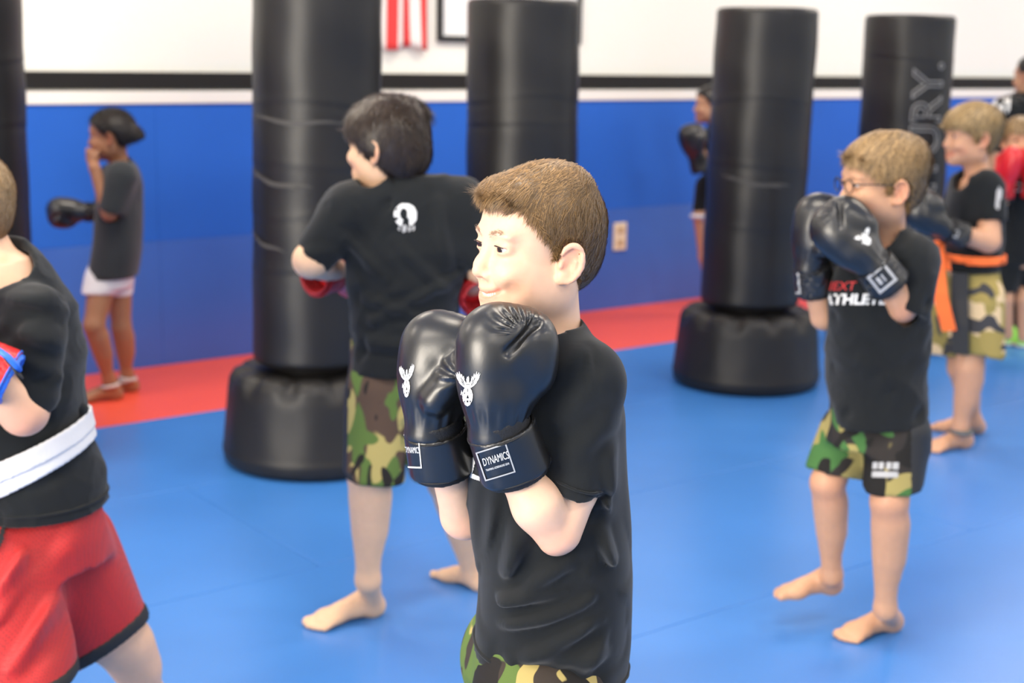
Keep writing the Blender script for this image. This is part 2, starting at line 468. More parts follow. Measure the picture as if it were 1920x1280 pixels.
for nm, us, vs in (('wall_left', (U0 - 0.2, U0), (-0.2, V1 + 0.2)), ('wall_right', (U1, U1 + 0.2), (-0.2, V1 + 0.2)), ('wall_front', (U0, U1), (V1, V1 + 0.2))):
    o = wall_boxes(nm, us, vs, (-0.12, ROOM_H), m_white); tag(o, kind='structure')
o = wall_boxes('ceiling', (U0 - 0.2, U1 + 0.2), (-0.2, V1 + 0.2), (ROOM_H, ROOM_H + 0.15), m_ceil); tag(o, kind='structure')

# beige outlet plate on the lower pads
pl = wall_boxes('outlet_plate', (0.725, 0.822), (0.034, 0.046), (0.355, 0.520), mat('beige_plastic', (0.80, 0.70, 0.50), 0.45), bev=0.004)
tag(pl, 'small beige outlet plate on the blue wall behind the front boy', 'outlet')
for z in (0.400, 0.475):
    wall_boxes('socket', (0.748, 0.799), (0.046, 0.050), (z - 0.020, z + 0.020), mat('beige_dark', (0.55, 0.42, 0.24), 0.4), pl, bev=0.003)

# framed board high on the wall
fr = empty('framed_board', wall_pt(-0.05, 0.02, 1.95), 'white board in thin black frame high on wall behind the punching bag', 'picture frame')
m_frame = mat('frame_black', (0.010, 0.010, 0.010), 0.35)
for us, zs in (((-0.545, 0.440), (1.555, 1.585)), ((-0.545, 0.440), (2.28, 2.31)), ((-0.545, -0.520), (1.585, 2.28)), ((0.415, 0.440), (1.585, 2.28))):
    wall_boxes('frame_rail', us, (0.0, 0.03), zs, m_frame, fr, bev=0.002)
wall_boxes('board', (-0.520, 0.415), (0.0, 0.015), (1.585, 2.28), mat('board_white', (0.86, 0.86, 0.84), 0.3), fr)

# flag hanging down the wall: wavy cloth, vertical red and white stripes
fg = empty('hanging_flag', wall_pt(-0.98, 0.05, 2.2), 'red and white striped flag hanging on the white wall between bags', 'flag')
def flag_strip(u0, u1, material, z_top, name):
    V = []; Fc = []; nu, nz = 5, 30
    for side in (0, 1):
        for j in range(nz + 1):
            t = j / nz; z = z_top + (1.515 - z_top) * t
            for i in range(nu + 1):
                u = u0 + (u1 - u0) * i / nu; uu = u + 0.03 * (t - 1) * (1 if u > -0.8 else 0.4) + 0.006 * math.sin(5 * t + u * 9)
                v = 0.035 + 0.022 * math.sin(u * 38 + t * 1.5) + 0.008 * math.sin(u * 17 - t * 4) - side * 0.003
                zz = z + (0.012 * math.sin(u * 24) - 0.03 * (u + 0.75)) * t
                V.append(tuple(wall_pt(uu, v, zz)))
    n1 = (nu + 1) * (nz + 1)
    for s in (0, 1):
        for j in range(nz):
            for i in range(nu):
                a = s * n1 + j * (nu + 1) + i; q = [a, a + 1, a + nu + 2, a + nu + 1]
                Fc.append(q if s == 0 else q[::-1])
    for j in range(nz):
        for i in (0, nu):
            a = j * (nu + 1) + i; Fc.append([a, a + nu + 1, a + nu + 1 + n1, a + n1])
    for i in range(nu): a = nz * (nu + 1) + i; Fc.append([a, a + 1, a + 1 + n1, a + n1])
    return mesh_obj(name, V, Fc, material, fg)
m_fr = mat('flag_red', (0.75, 0.05, 0.05), 0.8); m_fw = mat('flag_white', (0.84, 0.82, 0.78), 0.8)
for i in range(13):
    u1 = -0.615 - i * 0.052
    flag_strip(u1 - 0.052, u1, m_fr if i % 2 == 0 else m_fw, 2.75, 'stripe')

# ---------------------------------------------------------------- free-standing heavy bags
m_vinyl = mat('bag_vinyl', (0.0105, 0.0095, 0.009), 0.40, 0.42, vary=(3, 0.15), bump=(420, 0.35, 0.0008))
m_base = mat('base_plastic', (0.011, 0.010, 0.0095), 0.48, 0.42, vary=(4, 0.2), bump=(160, 0.3, 0.0015))
m_scuff = mat('scuff', (0.055, 0.05, 0.045), 0.6)
def grid_mesh(name, fn, nt, nz, material, parent, caps=True):
    V = [fn(2 * math.pi * i / nt, j / nz) for j in range(nz + 1) for i in range(nt)]
    Fc = [[j * nt + i, j * nt + (i + 1) % nt, (j + 1) * nt + (i + 1) % nt, (j + 1) * nt + i] for j in range(nz) for i in range(nt)]
    if caps: Fc += [list(range(nt))[::-1], [nz * nt + i for i in range(nt)]]
    return mesh_obj(name, V, Fc, material, parent)
def bag(x, y, label, lean=(0, 0), seed=0, R=0.228, rings=(0.9, 1.2), top=1.722, tape=None):
    t = empty('punching_bag', (x, y, 0), label, 'punching bag', 'free standing black punching bags')
    z0 = 0.372
    def body(a, s):
        if s < 0.05: e = s / 0.05; rr = R * (0.86 + 0.14 * math.sin(e * math.pi / 2)); z = z0 + 0.035 * (1 - math.cos(e * math.pi / 2))
        elif s > 0.96: e = (s - 0.96) / 0.04; rr = R * (0.90 + 0.10 * math.cos(e * math.pi / 2)); z = top - 0.022 + 0.022 * math.sin(e * math.pi / 2)
        else: z = z0 + 0.035 + (top - 0.022 - z0 - 0.035) * (s - 0.05) / 0.91; rr = R
        rr += 0.0022 * math.sin(z * 19 + seed + 0.5 * math.sin(a + seed)) * math.sin(2 * a + seed * 2 + z * 4)
        for q, rz in enumerate(rings):
            dz = z - rz - 0.018 * math.sin(a * (1 + q % 2) + seed + q); rr -= 0.0012 * math.exp(-(dz / 0.012) ** 2) * (.6 + .4 * math.sin(2 * a + q)) - 0.0008 * math.exp(-((dz - 0.018) / 0.012) ** 2)
        k = (z - z0)
        return (x + rr * math.cos(a) + lean[0] * k, y + rr * math.sin(a) + lean[1] * k, z)
    b = grid_mesh('bag', body, 96, 150, m_vinyl, t)
    def base(a, s):
        prof = [(0, .300, 0.0), (.03, .325, .004), (.08, .340, .020), (.14, .346, .055), (.20, .342, .075), (.75, .322, .275), (.84, .315, .318), (.90, .300, .342), (.95, .275, .352), (1, .235, .354)]
        for p, q in zip(prof, prof[1:]):
            if s <= q[0]:
                f = (s - p[0]) / (q[0] - p[0]); rr = p[1] + (q[1] - p[1]) * f; z = p[2] + (q[2] - p[2]) * f; break
        sc = (0.5 + 0.5 * math.cos(12 * a + seed)) ** 3
        wl = math.exp(-((z - 0.33) / 0.035) ** 2); rr -= 0.022 * sc * wl; z -= 0.014 * sc * math.exp(-((z - 0.345) / 0.02) ** 2)
        rr -= 0.005 * (0.5 + 0.5 * math.cos(12 * a + seed)) * math.exp(-((z - 0.17) / 0.10) ** 2)
        return (x + rr * math.cos(a), y + rr * math.sin(a), z)
    grid_mesh('base', base, 144, 60, m_base, t)
    grid_mesh('neck', lambda a, s: (x + 0.16 * math.cos(a), y + 0.16 * math.sin(a), 0.34 + 0.05 * s), 32, 1, m_base, t)
    # thin scuffed tape turns
    for (za, zb, a0, a1) in (tape or ()):
        V = []; n = 50
        for i in range(n + 1):
            s = i / n; a = math.radians(a0 + (a1 - a0) * s); z = za + (zb - za) * s + 0.006 * math.sin(s * 9)
            for dz in (-0.006, 0.006):
                r = R + 0.0035; k = z - z0; V.append((x + r * math.cos(a) + lean[0] * k, y + r * math.sin(a) + lean[1] * k, z + dz * (0.3 + math.sin(s * math.pi))))
        mesh_obj('tape_crease', V, [[2 * i, 2 * i + 2, 2 * i + 3, 2 * i + 1] for i in range(n)], m_scuff, t)
    return t, b, R
bag(-1.965, 5.0, 'black punching bag partly cut off at the left edge behind the blond boy', (0.012, 0), 1, rings=(1.42, 1.2), top=1.74)
bag(-0.728, 5.12, 'large black punching bag with creased tape just in front of dark haired boy', (0.016, 0), 2, rings=(0.72, 0.92, 1.08, 1.3), top=1.76,
    tape=((1.08, 1.02, 200, 262), (1.06, 1.03, 205, 275), (0.86, 0.80, 195, 250), (1.265, 1.25, 205, 300)))
bag(0.030, 5.85, 'black punching bag directly behind the head of the front boy', (-0.005, 0), 3, rings=(1.2, 1.31, 0.8), top=1.712)
bag(1.105, 6.52, 'black punching bag on round base standing clear in the middle right', (0.012, 0), 4, rings=(1.0, 1.3, 0.75), top=1.718,
    tape=((0.98, 0.93, 215, 290), (0.965, 0.94, 225, 300)))
t5, b5, R5 = bag(2.045, 7.5, 'black punching bag with outlined vertical lettering behind boy in glasses', (-0.012, 0), 5, rings=(1.5,), top=1.728)
# outlined lettering running up the bag
pts, fs = text2d('CENTURY.', 0.235, outline=0.0036, width=1.0, spacing=0.94)
a_mid = -1.30
V = []
for px_, py_, pz_ in pts:
    a = a_mid + (-py_) / R5; r = R5 + 0.005 + pz_; z = 1.52 + px_ - 0.55
    V.append((2.045 + r * math.cos(a) - 0.012 * (z - .37), 7.5 + r * math.sin(a), z))
mesh_obj('lettering', V, fs, mat('print_grey', (0.27, 0.265, 0.26), 0.5), t5, smooth=False)

# ---------------------------------------------------------------- people
m_skin = mat('skin', (0.8, 0.5, 0.38), 0.48, 0.4, sss=0.12, attr='Col', vary=(60, 0.03), bump=(900, 0.12, 0.0004))
m_cotton = mat('black_cotton', (0.0092, 0.0110, 0.0125), 0.92, 0.2, sheen=0.14, bump=(1100, 0.5, 0.0006), vary=(14, 0.12))
m_cotton_grey = mat('dark_grey_cotton', (0.030, 0.034, 0.038), 0.92, 0.25, sheen=0.2, bump=(900, 0.4, 0.0006), vary=(10, 0.1))
m_leather = mat('black_leather', (0.0075, 0.0070, 0.0066), 0.36, 0.62, coat=0.22, bump=(260, 0.10, 0.0008), vary=(20, 0.15))
m_leather_red = mat('red_leather', (0.62, 0.012, 0.018), 0.35, 0.5, coat=0.2)
m_velcro = mat('black_webbing', (0.012, 0.012, 0.013), 0.6, 0.4, bump=(500, 0.6, 0.0012))
m_print = mat('white_print', (0.82, 0.82, 0.80), 0.6)
m_pgrey = mat('grey_print', (0.42, 0.42, 0.42), 0.6)
m_pred = mat('red_print', (0.62, 0.03, 0.03), 0.6)
m_eye_w = mat('eye_white', (0.72, 0.68, 0.66), 0.15, 0.5)
m_iris = mat('iris_brown', (0.030, 0.014, 0.007), 0.1, 0.5)
m_lash = mat('lash', (.03, .015, .010), .6)
m_teeth = mat('teeth', (0.80, 0.76, 0.68), 0.25)
SKIN_FAIR = (0.74, 0.455, 0.300); SKIN_MID = (0.58, 0.32, 0.19); SKIN_TAN = (0.52, 0.28, 0.165); SKIN_BROWN = (0.36, 0.165, 0.085)

def head_prims(fr, neck_to=None, neck_r=0.045):
    """(op, prim, k) list building a child's head in its local frame: x forward, y left, z up, chin to crown 0.205"""
    L = []
    A = lambda p, k: L.append(('+', p, k)); S = lambda p, k: L.append(('-', p, k))
    s_ = F3(fr)[2]
    A(ell((-.012, 0, .027), (.086, .070, .074), fr), .0)
    A(ell((.022, 0, .030), (.056, .058, .052), fr), .02)
    A(ell((.026, 0, -.032), (.051, .054, .064), fr), .025)
    A(ell((.030, 0, -.070), (.040, .038, .030), fr), .025)
    A(ell((.062, 0, -.088), (.019, .020, .016), fr), .022)
    for sg in (1, -1):
        A(ell((.046, sg * .034, -.042), (.026, .024, .024), fr), .022)
        A(ell((-.004, sg * .040, -.058), (.032, .020, .028), fr), .03)
        A(ell((.068, sg * .026, .017), (.011, .024, .007), fr), .016)
    if neck_to is not None:
        a = to_world(fr, (-.020, 0, -.045)); A(cone(a, neck_to, neck_r, neck_r * 1.12), .03 * s_)
    for sg in (1, -1): S(ell((.096, sg * .031, .001), (.023, .019, .013), fr), .016)
    # nose
    A(cone((.075, 0, .004), (.0880, 0, -.032), .0066, .0086, fr), .012)
    A(ell((.0890, 0, -.0345), (.0092, .0092, .0082), fr), .008)
    for sg in (1, -1): A(ell((.0795, sg * .0125, -.0395), (.0095, .0062, .0064), fr), .006)
    for sg in (1, -1): S(ell((.0850, sg * .0062, -.0460), (.0055, .0032, .0040), fr), .003)
    # muzzle, lips, smiling mouth
    A(ell((.0585, 0, -.064), (.0215, .030, .022), fr), .016)
    lip = lambda y, up: (.0800 - 12.5 * y * y, y, -.0610 + up + 7.0 * y * y)
    ys = [0, .008, .015, .022, .028, .033]; ru = [.0040, .0041, .0036, .0028, .0018, .0010]; rl = [.0048, .0047, .0042, .0034, .0022, .0010]; dr = [.0135, .0130, .0118, .0096, .0066, .0036]
    for sg in (1, -1):
        for i in range(5):
            y0, y1 = sg * ys[i], sg * ys[i + 1]
            A(cone(lip(y0, -.0008), lip(y1, -.0008), ru[i], ru[i + 1], fr), .004)
            q0, q1 = lip(y0, -dr[i]), lip(y1, -dr[i + 1]); A(cone((q0[0] - .001, *q0[1:]), (q1[0] - .001, *q1[1:]), rl[i], rl[i + 1], fr), .004)
        for i in range(5):
            q0, q1 = lip(sg * ys[i], -.0066 * dr[i] / .0135 - .0004), lip(sg * ys[i + 1], -.0066 * dr[i + 1] / .0135 - .0004)
            rr = (.0042, .0041, .0036, .0026, .0016, .0007); S(cone((q0[0] + .002, *q0[1:]), (q1[0] + .002, *q1[1:]), rr[i], rr[i + 1], fr), .0012)
        S(ell((.066, sg * .049, -.052), (.005, .007, .010), fr), .026)
        S(cone((.0800, sg * .0205, -.040), (.0715, sg * .0345, -.056), .0012, .0008, fr), .008)
        A(ell((.062, sg * .034, -.034), (.016, .018, .015), fr), .018)
    # eye lids with a narrow slit
    for sg in (1, -1):
        A(ell((.0650, sg * .0310, .0005), (.0150, .0160, .0128), fr), .006)
    for sg in (1, -1):
        S(ell((.0775, sg * .0320, -.0010), (.0160, .0150, .0027), fr, rot=(0, 0, sg * 16)), .0014)
        S(cone((.0790, sg * .0190, .0085), (.0740, sg * .0440, .0070), .0010, .0006, fr), .004)
    # ears
    for sg in (1, -1):
        ef = (to_world(fr, (-.0135, sg * .0690, -.0165)), F3(fr)[1] @ np.array(Euler((math.radians(sg * -8), math.radians(-10), math.radians(sg * -22))).to_matrix()), s_ * .93)
        A(ell((0, sg * .0035, .0), (.0165, .0050, .0285), ef), .008)
        th = np.radians([25, 45, 65, 85, 105, 125, 145, 165, 185, 205, 225, 245]); rx, rz = .0170, .0295
        pts = [(rx * math.cos(t) * (1 if t < 1.6 else 1.05) - .001 + .004 * max(0, -math.sin(t)), rz * math.sin(t)) for t in th]
        for (a, b), (c, d) in zip(pts, pts[1:]): A(cone((a, sg * .0100, b), (c, sg * .0100, d), .0031, .0031, ef), .005)
        A(ell((.004, sg * .0065, -.0245), (.0085, .0045, .0085), ef), .006)
        S(ell((.001, sg * .0130, -.001), (.0085, .0080, .0120), ef), .005)
        S(ell((-.005, sg * .0125, .0165), (.0085, .0045, .0055), ef, rot=(0, 35, 0)), .004)
        A(ell((.0120, sg * .0080, -.005), (.0035, .0040, .0060), ef), .004)
        A(cone((-.009, sg * .0085, -.010), (-.009, sg * .0085, .006), .0022, .0022, ef), .004)
    return L
def run_prims(F, L, scale=1.0):
    for op, p, k in L:
        if op == '+': F.add(p, k * scale)
        else: F.sub(p, k * scale)

def paint_skin(V, base, fr, extra=()):
    """skin tone with pinker lips, cheeks, ears, nose tip and the extra (centre, radius, amount) spots"""
    base = np.array(base); col = np.tile(base, (len(V), 1)); l = to_local(fr, V)
    def blend(mask, c): nonlocal col; col = col * (1 - mask[:, None]) + np.array(c) * mask[:, None]
    g = lambda c, r: np.exp(-(((l - np.array(c)) / np.array(r)) ** 2).sum(1))
    pink = base * np.array((1.02, 0.70, 0.66)); lipc = base * np.array((0.90, 0.50, 0.50))
    for sg in (1, -1):
        blend(0.45 * g((.052, sg * .046, -.050), (.022, .020, .016)), pink)
        blend(0.75 * g((-.016, sg * .078, -.018), (.022, .014, .034)), pink)
        blend(0.40 * g((.076, sg * .031, -.006), (.010, .018, .009)), base * np.array((.8, .62, .58)))
    blend(0.35 * g((.096, 0, -.038), (.010, .014, .010)), pink)
    y = l[:, 1]; zl = -.0615 + 7.0 * y * y
    m = (np.abs(y) < .034) & (l[:, 0] > .060)
    up = np.exp(-((l[:, 2] - zl + .0005) / .0040) ** 2); lo = np.exp(-((l[:, 2] - zl + .0130 * (1 - (y / .045) ** 2)) / .0048) ** 2)
    blend(np.where(m, np.clip(up + lo, 0, 1) * 0.8 * np.clip((.034 - np.abs(y)) / .006, 0, 1), 0), lipc)
    for c, r, a in extra: blend(a * np.exp(-(((V - np.array(c)) / r) ** 2).sum(1)), pink)
    return col

def eyes(root, fr, iris_dir=(1, 0, 0), iris=None):
    o, M, s = F3(fr)
    for sg in (1, -1):
        c = np.array((.0655, sg * .0310, .0000)); d = nrm(iris_dir)
        V = []; Fc = []; n, m_ = 20, 14
        a1 = nrm(np.cross(d, (0, 0, 1))); a2 = np.cross(a1, d)
        for j in range(m_ + 1):
            th = math.pi * j / m_
            for i in range(n):
                ph = 2 * math.pi * i / n
                V.append(to_world(fr, c + .0118 * (d * math.cos(th) + (a1 * math.cos(ph) + a2 * math.sin(ph)) * math.sin(th))))
        Fc = [[j * n + i, j * n + (i + 1) % n, (j + 1) * n + (i + 1) % n, (j + 1) * n + i] for j in range(m_) for i in range(n)]
        e = mesh_obj('eye', V, Fc, m_eye_w, root)
        swept('eyelash', [to_world(fr, (.0650 + .0150 * math.cos((y_ - .0315) / .0165) + .0006, sg * y_, .0010 + .0030 * math.cos((y_ - .031) / .0135 * 1.3))) for y_ in np.linspace(.0195, .0450, 9)], [.0003 * s, .0006 * s, .0008 * s, .0009 * s, .0010 * s, .0010 * s, .0010 * s, .0008 * s, .0004 * s], m_lash, root, 5)
        e.data.materials.append(iris or m_iris)
        for p in e.data.polygons:
            if p.index < 3 * n: p.material_index = 1

# ---- hair: short tapering strands rooted on a cap surface
def strands(name, V, N, fr, direction, length, material, parent, count, seed=0, width=0.0011, lift=0.35, keep=None, clump=0.0, curl=0.25, seg=4, jitter=0.25):
    """direction(l)->local comb direction; length(l)->m; keep(l)->bool, l = local root positions"""
    g = np.random.default_rng(seed); o, M, s = F3(fr)
    l = to_local(fr, V); ok = np.ones(len(V), bool) if keep is None else keep(l)
    idx = np.nonzero(ok)[0]
    if len(idx) == 0: return None
    ii = g.choice(idx, count); n = N[ii]; p = V[ii] + g.normal(0, .0012, (count, 3)) * s; ll = to_local(fr, p)
    d = direction(ll)
    if clump:
        cs = 1 / clump
        ph = np.sin(ll[:, 0] * cs + 2.1 * np.sin(ll[:, 1] * cs * .8)) + np.sin(ll[:, 1] * cs * 1.3 + ll[:, 2] * cs * .7)
        side = np.cross(d, ll); side /= np.linalg.norm(side, axis=1)[:, None] + 1e-9
        d = d + side * (ph * 0.30)[:, None]
    d = d @ M.T
    d = d + g.normal(0, jitter, d.shape)
    d -= n * (d * n).sum(1)[:, None]; d /= np.linalg.norm(d, axis=1)[:, None] + 1e-9
    d = d + n * (lift * g.uniform(0.6, 1.4, count))[:, None]; d /= np.linalg.norm(d, axis=1)[:, None]
    Ls = length(ll) * g.uniform(0.75, 1.15, count) * s
    side = np.cross(d, n); side /= np.linalg.norm(side, axis=1)[:, None] + 1e-9
    VV = np.zeros((count, seg * 2 + 1, 3)); w_ = width * s * g.uniform(0.7, 1.3, count)
    bend = -n * curl + M[:, 2] * -0.12
    # each strand is a narrow folded ribbon
    for k in range(seg):
        t = k / seg; c = p + d * (Ls * t)[:, None] + bend * (Ls * t * t)[:, None] * 0.6
        ww = (w_ * (1 - 0.65 * t))[:, None]
        VV[:, 2 * k] = c + side * ww + n * ww * 0.3; VV[:, 2 * k + 1] = c - side * ww
    VV[:, -1] = p + d * Ls[:, None] + bend * Ls[:, None] * 0.6
    off = (np.arange(count) * (seg * 2 + 1))[:, None]
    Q = np.concatenate([off + np.array([2 * k, 2 * k + 1, 2 * k + 3, 2 * k + 2]) for k in range(seg - 1)])
    T = off + np.array([2 * seg - 2, 2 * seg - 1, 2 * seg]); T = np.concatenate([T, T[:, -1:]], 1)
    tl = np.clip(1.0 + .25 * np.sin(ll[:, 0] * 260 + 3 * np.sin(ll[:, 2] * 90)) * (np.sin(ll[:, 2] * 170 + ll[:, 1] * 120)), .5, 1.5) * (.80 + 2.2 * np.clip(ll[:, 2], -.05, .1))  # random tone; top highlights and self-shadow lower down painted in by height
    col = np.repeat(g.uniform(0.55, 1.45, count) * tl, seg * 2 + 1)
    # last quad of each ribbon is a tip triangle
    me = bpy.data.meshes.new(name); v = VV.reshape(-1, 3) - (np.array(root_loc(parent)) if parent is not None else 0)
    me.vertices.add(len(v)); me.vertices.foreach_set('co', v.astype(np.float32).ravel())
    loops = np.concatenate([Q.ravel(), T[:, :3].ravel()]).astype(np.int32)
    starts = np.concatenate([np.arange(0, len(Q) * 4, 4), len(Q) * 4 + np.arange(0, len(T) * 3, 3)]).astype(np.int32)
    me.loops.add(len(loops)); me.loops.foreach_set('vertex_index', loops); me.polygons.add(len(starts)); me.polygons.foreach_set('loop_start', starts)
    me.update(calc_edges=True); me.polygons.foreach_set('use_smooth', np.ones(len(starts), bool))
    a = me.color_attributes.new('Tone', 'FLOAT_COLOR', 'POINT'); cc = np.ones((len(v), 4), np.float32); cc[:, :3] = col[:, None]; a.data.foreach_set('color', cc.ravel())
    me.materials.append(material); return put(bpy.data.objects.new(name, me), parent)
def hair_mat(name, col, tip=None, rough=0.45):
    m = bpy.data.materials.new(name); m.use_nodes = True; nt = m.node_tree; b = nt.nodes['Principled BSDF']
    a = nt.nodes.new('ShaderNodeAttribute'); a.attribute_name = 'Tone'
    mx = nt.nodes.new('ShaderNodeVectorMath'); mx.operation = 'MULTIPLY'; mx.inputs[1].default_value = col
    nt.links.new(a.outputs['Color'], mx.inputs[0]); nt.links.new(mx.outputs[0], b.inputs['Base Color'])
    b.inputs['Roughness'].default_value = rough; b.inputs['Specular IOR Level'].default_value = 0.45
    return m

# ---- bare foot: heel at origin, x toward the toes, z up, length 0.2
def foot_prims(fr, left=True, toes=True):
    L = []; sg = 1 if left else -1
    A = lambda p, k: L.append(('+', p, k))
    A(ell((.006, 0, .022), (.027, .022, .023), fr), .0)
    A(cone((.010, 0, .026), (.095, -sg * .004, .026), .023, .020, fr), .02)
    A(cone((.030, 0, .052), (.105, -sg * .006, .028), .026, .016, fr), .025)
    A(ell((.130, -sg * .004, .017), (.036, .036, .017), fr), .025)
    A(ell((.130, -sg * .022, .018), (.024, .017, .017), fr), .015)
    if toes:
        for k, (x, y, r, l_) in enumerate(((.176, -.025, .0125, .020), (.180, -.008, .0085, .016), (.174, .006, .0080, .014), (.166, .018, .0075, .012), (.156, .029, .0078, .009))):
            A(cone((x - l_ - .012, sg * y * .95, .014), (x, sg * y, r * .95), r * .95, r, fr), .0055)
    else: A(ell((.160, 0, .013), (.026, .033, .012), fr), .012)
    return L
def foot_frame(heel, toe, s=1.0, pitch=0.0, roll=0.0):
    d = np.array(toe, float) - np.array(heel, float); yaw = math.degrees(math.atan2(d[1], d[0]))
    return yawpitch(heel, yaw, pitch, roll, s)

# ---- clothing shell: outer surface cut by hem planes minus an inset copy
def shell(parts, h, k, thick, disp=None, global_cuts=(), axes=None, relax=1, holes=()):
    """parts: list of prims (maybe cut); inner copies are uncut and smaller"""
    O = Field(parts, h, 0.03, axes); I = Field(parts, h, 0.03, axes)
    for p in parts:
        O.add(p, k, m=0.06); I.add(getattr(p, 'uncut', p), k, m=0.06)
    if disp is not None:
        O.disp(lambda X, Y, Z: np.maximum(disp(X, Y, Z), -.007), 0.05); thick = thick + .008
    for pt, n_ in global_cuts: O.clip(pt, n_)
    for p in holes: O.sub(p, .004)
    O.D = np.maximum(O.D, -(I.D + thick)); return O.mesh(relax)
def body_of(parts, h, k, inset):
    return

# ---- boxing glove: z from wrist to knuckles, x toward the palm side, y across (thumb at -y for sgn=1)
def glove(root, fr, h=0.003, sgn=1, m=None, trim=None, wrinkle=1.0, name='glove', cfr=None):
    m = m or m_leather; s_ = F3(fr)[2]
    P0 = [('+', ell((-.006, 0, .112), (.064, .057, .072), fr), 0), ('+', ell((-.004, 0, .062), (.054, .048, .060), fr), .03),
          ('+', ell((.034, sgn * .004, .126), (.047, .054, .050), fr), .022), ('+', ell((.046, sgn * .004, .088), (.036, .048, .044), fr), .022),
          ('+', cone((-.002, 0, -.012), (-.002, 0, .040), .0425, .049, fr), .022),
          ('+', cone((.018, -sgn * .046, .046), (.052, -sgn * .044, .104), .024, .024, fr), .012)]
    F = Field([p for _, p, _ in P0], h, 0.02)
    for _, p, k in P0: F.add(p, k * s_)
    # slot where the fingers curl over the palm, open at the little-finger side
    F.sub(cone((-.003, sgn * .056, .116), (.036, sgn * .043, .156), .0045, .0055, fr), .012 * s_)
    def disp(X, Y, Z):
        l = to_local(fr, np.stack([X, Y, Z], 1)); x, y, z = l[:, 0], l[:, 1] * sgn, l[:, 2]
        # gathers fanning out from the slot over the knuckles
        cx, cz = .018, .140; a = np.arctan2(z - cz, x - cx); r = np.hypot(x - cx, z - cz)
        fan = np.exp(-((r - .026) / .018) ** 2) * np.clip((y + .01) / .04, 0, 1) * np.exp(-((a - 2.0) / 1.2) ** 2)
        d = np.sin(a * 19 + 1.2 * np.sin(r * 120)) * .0034 * fan * np.clip((r - .010) / .012, 0, 1)
        # creases on the thumb side
        r2 = np.hypot(x - .070, z - .088); a2 = np.arctan2(z - .088, x - .070) % 6.283
        d += np.sin(a2 * 12 + 30 * r2) * .0028 * np.exp(-((r2 - .028) / .020) ** 2) * np.clip((-y - .005) / .03, 0, 1) * np.exp(-((a2 - 2.9) / 0.9) ** 2)
        # gathers above the cuff
        d += np.sin(np.arctan2(y, x) * 16) * .0010 * np.exp(-((z - .018) / .018) ** 2)
        # side seam
        d -= .0016 * np.exp(-((x - .034 - .45 * z) / .0018) ** 2) * (z < .08) * (z > .0) * (y < 0)
        d += wob(x, y, z, 11, 5) * .0008
        return d * wrinkle * s_
    F.disp(disp)
    F.clip(to_world(fr, (0, 0, -.026)), -F3(fr)[1][:, 2])
    V, Q = F.mesh(1); g = mesh_obj(name, V, Q, m, root)
    cfr = cfr or fr
    # cuff, strap and label plate
    cf = loft([-.090, -.082, -.030, .0, .014], [0, 0, 0, 0, 0], 0, [.0485, .0495, .0460, .0450, .0435], [.0465, .0475, .0440, .0430, .0415], cfr)
    inn = loft([-.11, -.070, -.030, .02], 0, 0, [.0400, .0400, .036, .034], [.0385, .0385, .035, .033], cfr)
    F = Field([cf], h, 0.012); F.add(cf, 0); F.sub(inn, .002 * s_)
    F.clip(to_world(cfr, (0, 0, -.088)), -F3(cfr)[1][:, 2])
    V, Q = F.mesh(1); c = mesh_obj('cuff', V, Q, trim or m_velcro, g)
    st = loft([-.082, -.078, -.008, -.002], 0, 0, [.0510, .0540, .0500, .0480], [.0490, .0515, .0480, .0460], cfr, n=2.3)
    ins = loft([-.09, .01], 0, 0, [.0475, .0455], [.0455, .043], cfr, n=2.3)
    F = Field([st], h, 0.01); F.add(st, 0); F.sub(ins, .001)
    F.clip(to_world(cfr, (0, 0, -.0800)), -F3(cfr)[1][:, 2]); F.clip(to_world(cfr, (0, 0, -.0040)), F3(cfr)[1][:, 2])
    V, Q = F.mesh(1); sp = mesh_obj('strap', V, Q, m if m is not m_leather else m_leather, g)
    # piping along both strap edges
    for zz, ra, rb in ((-.0770, .0535, .0510), (-.0085, .0500, .0480)):
        pts = [to_world(cfr, (ra * math.cos(t), rb * math.sin(t), zz)) for t in np.linspace(0, 2 * math.pi, 60, endpoint=False)]
        swept('piping', pts, .0018 * s_, trim or m_velcro, g, 6, closed=True)
    return g, c, sp
EMB_WING = [[(-.3, .05), (-.75, .35), (-.95, .75), (-.98, 1.1), (-.88, .95), (-.86, 1.25), (-.74, 1.02), (-.68, 1.25), (-.58, .95), (-.50, 1.1), (-.42, .80), (-.34, .95), (-.28, .55), (-.12, .40)],
            [(-.16, .35), (-.2, .62), (-.1, .82), (.08, .86), (.2, .7), (.16, .5), (.2, .35)],
            [(-.55, -.1), (-.72, -.45), (-.62, -.85), (-.30, -1.2), (.0, -1.3), (.32, -1.2), (.62, -.85), (.70, -.45), (.5, -.08), (.3, .08), (.15, .3), (-.18, .3), (-.32, .08)],
            [(-.8, -.1), (-.95, -.5), (-.7, -.35)]]
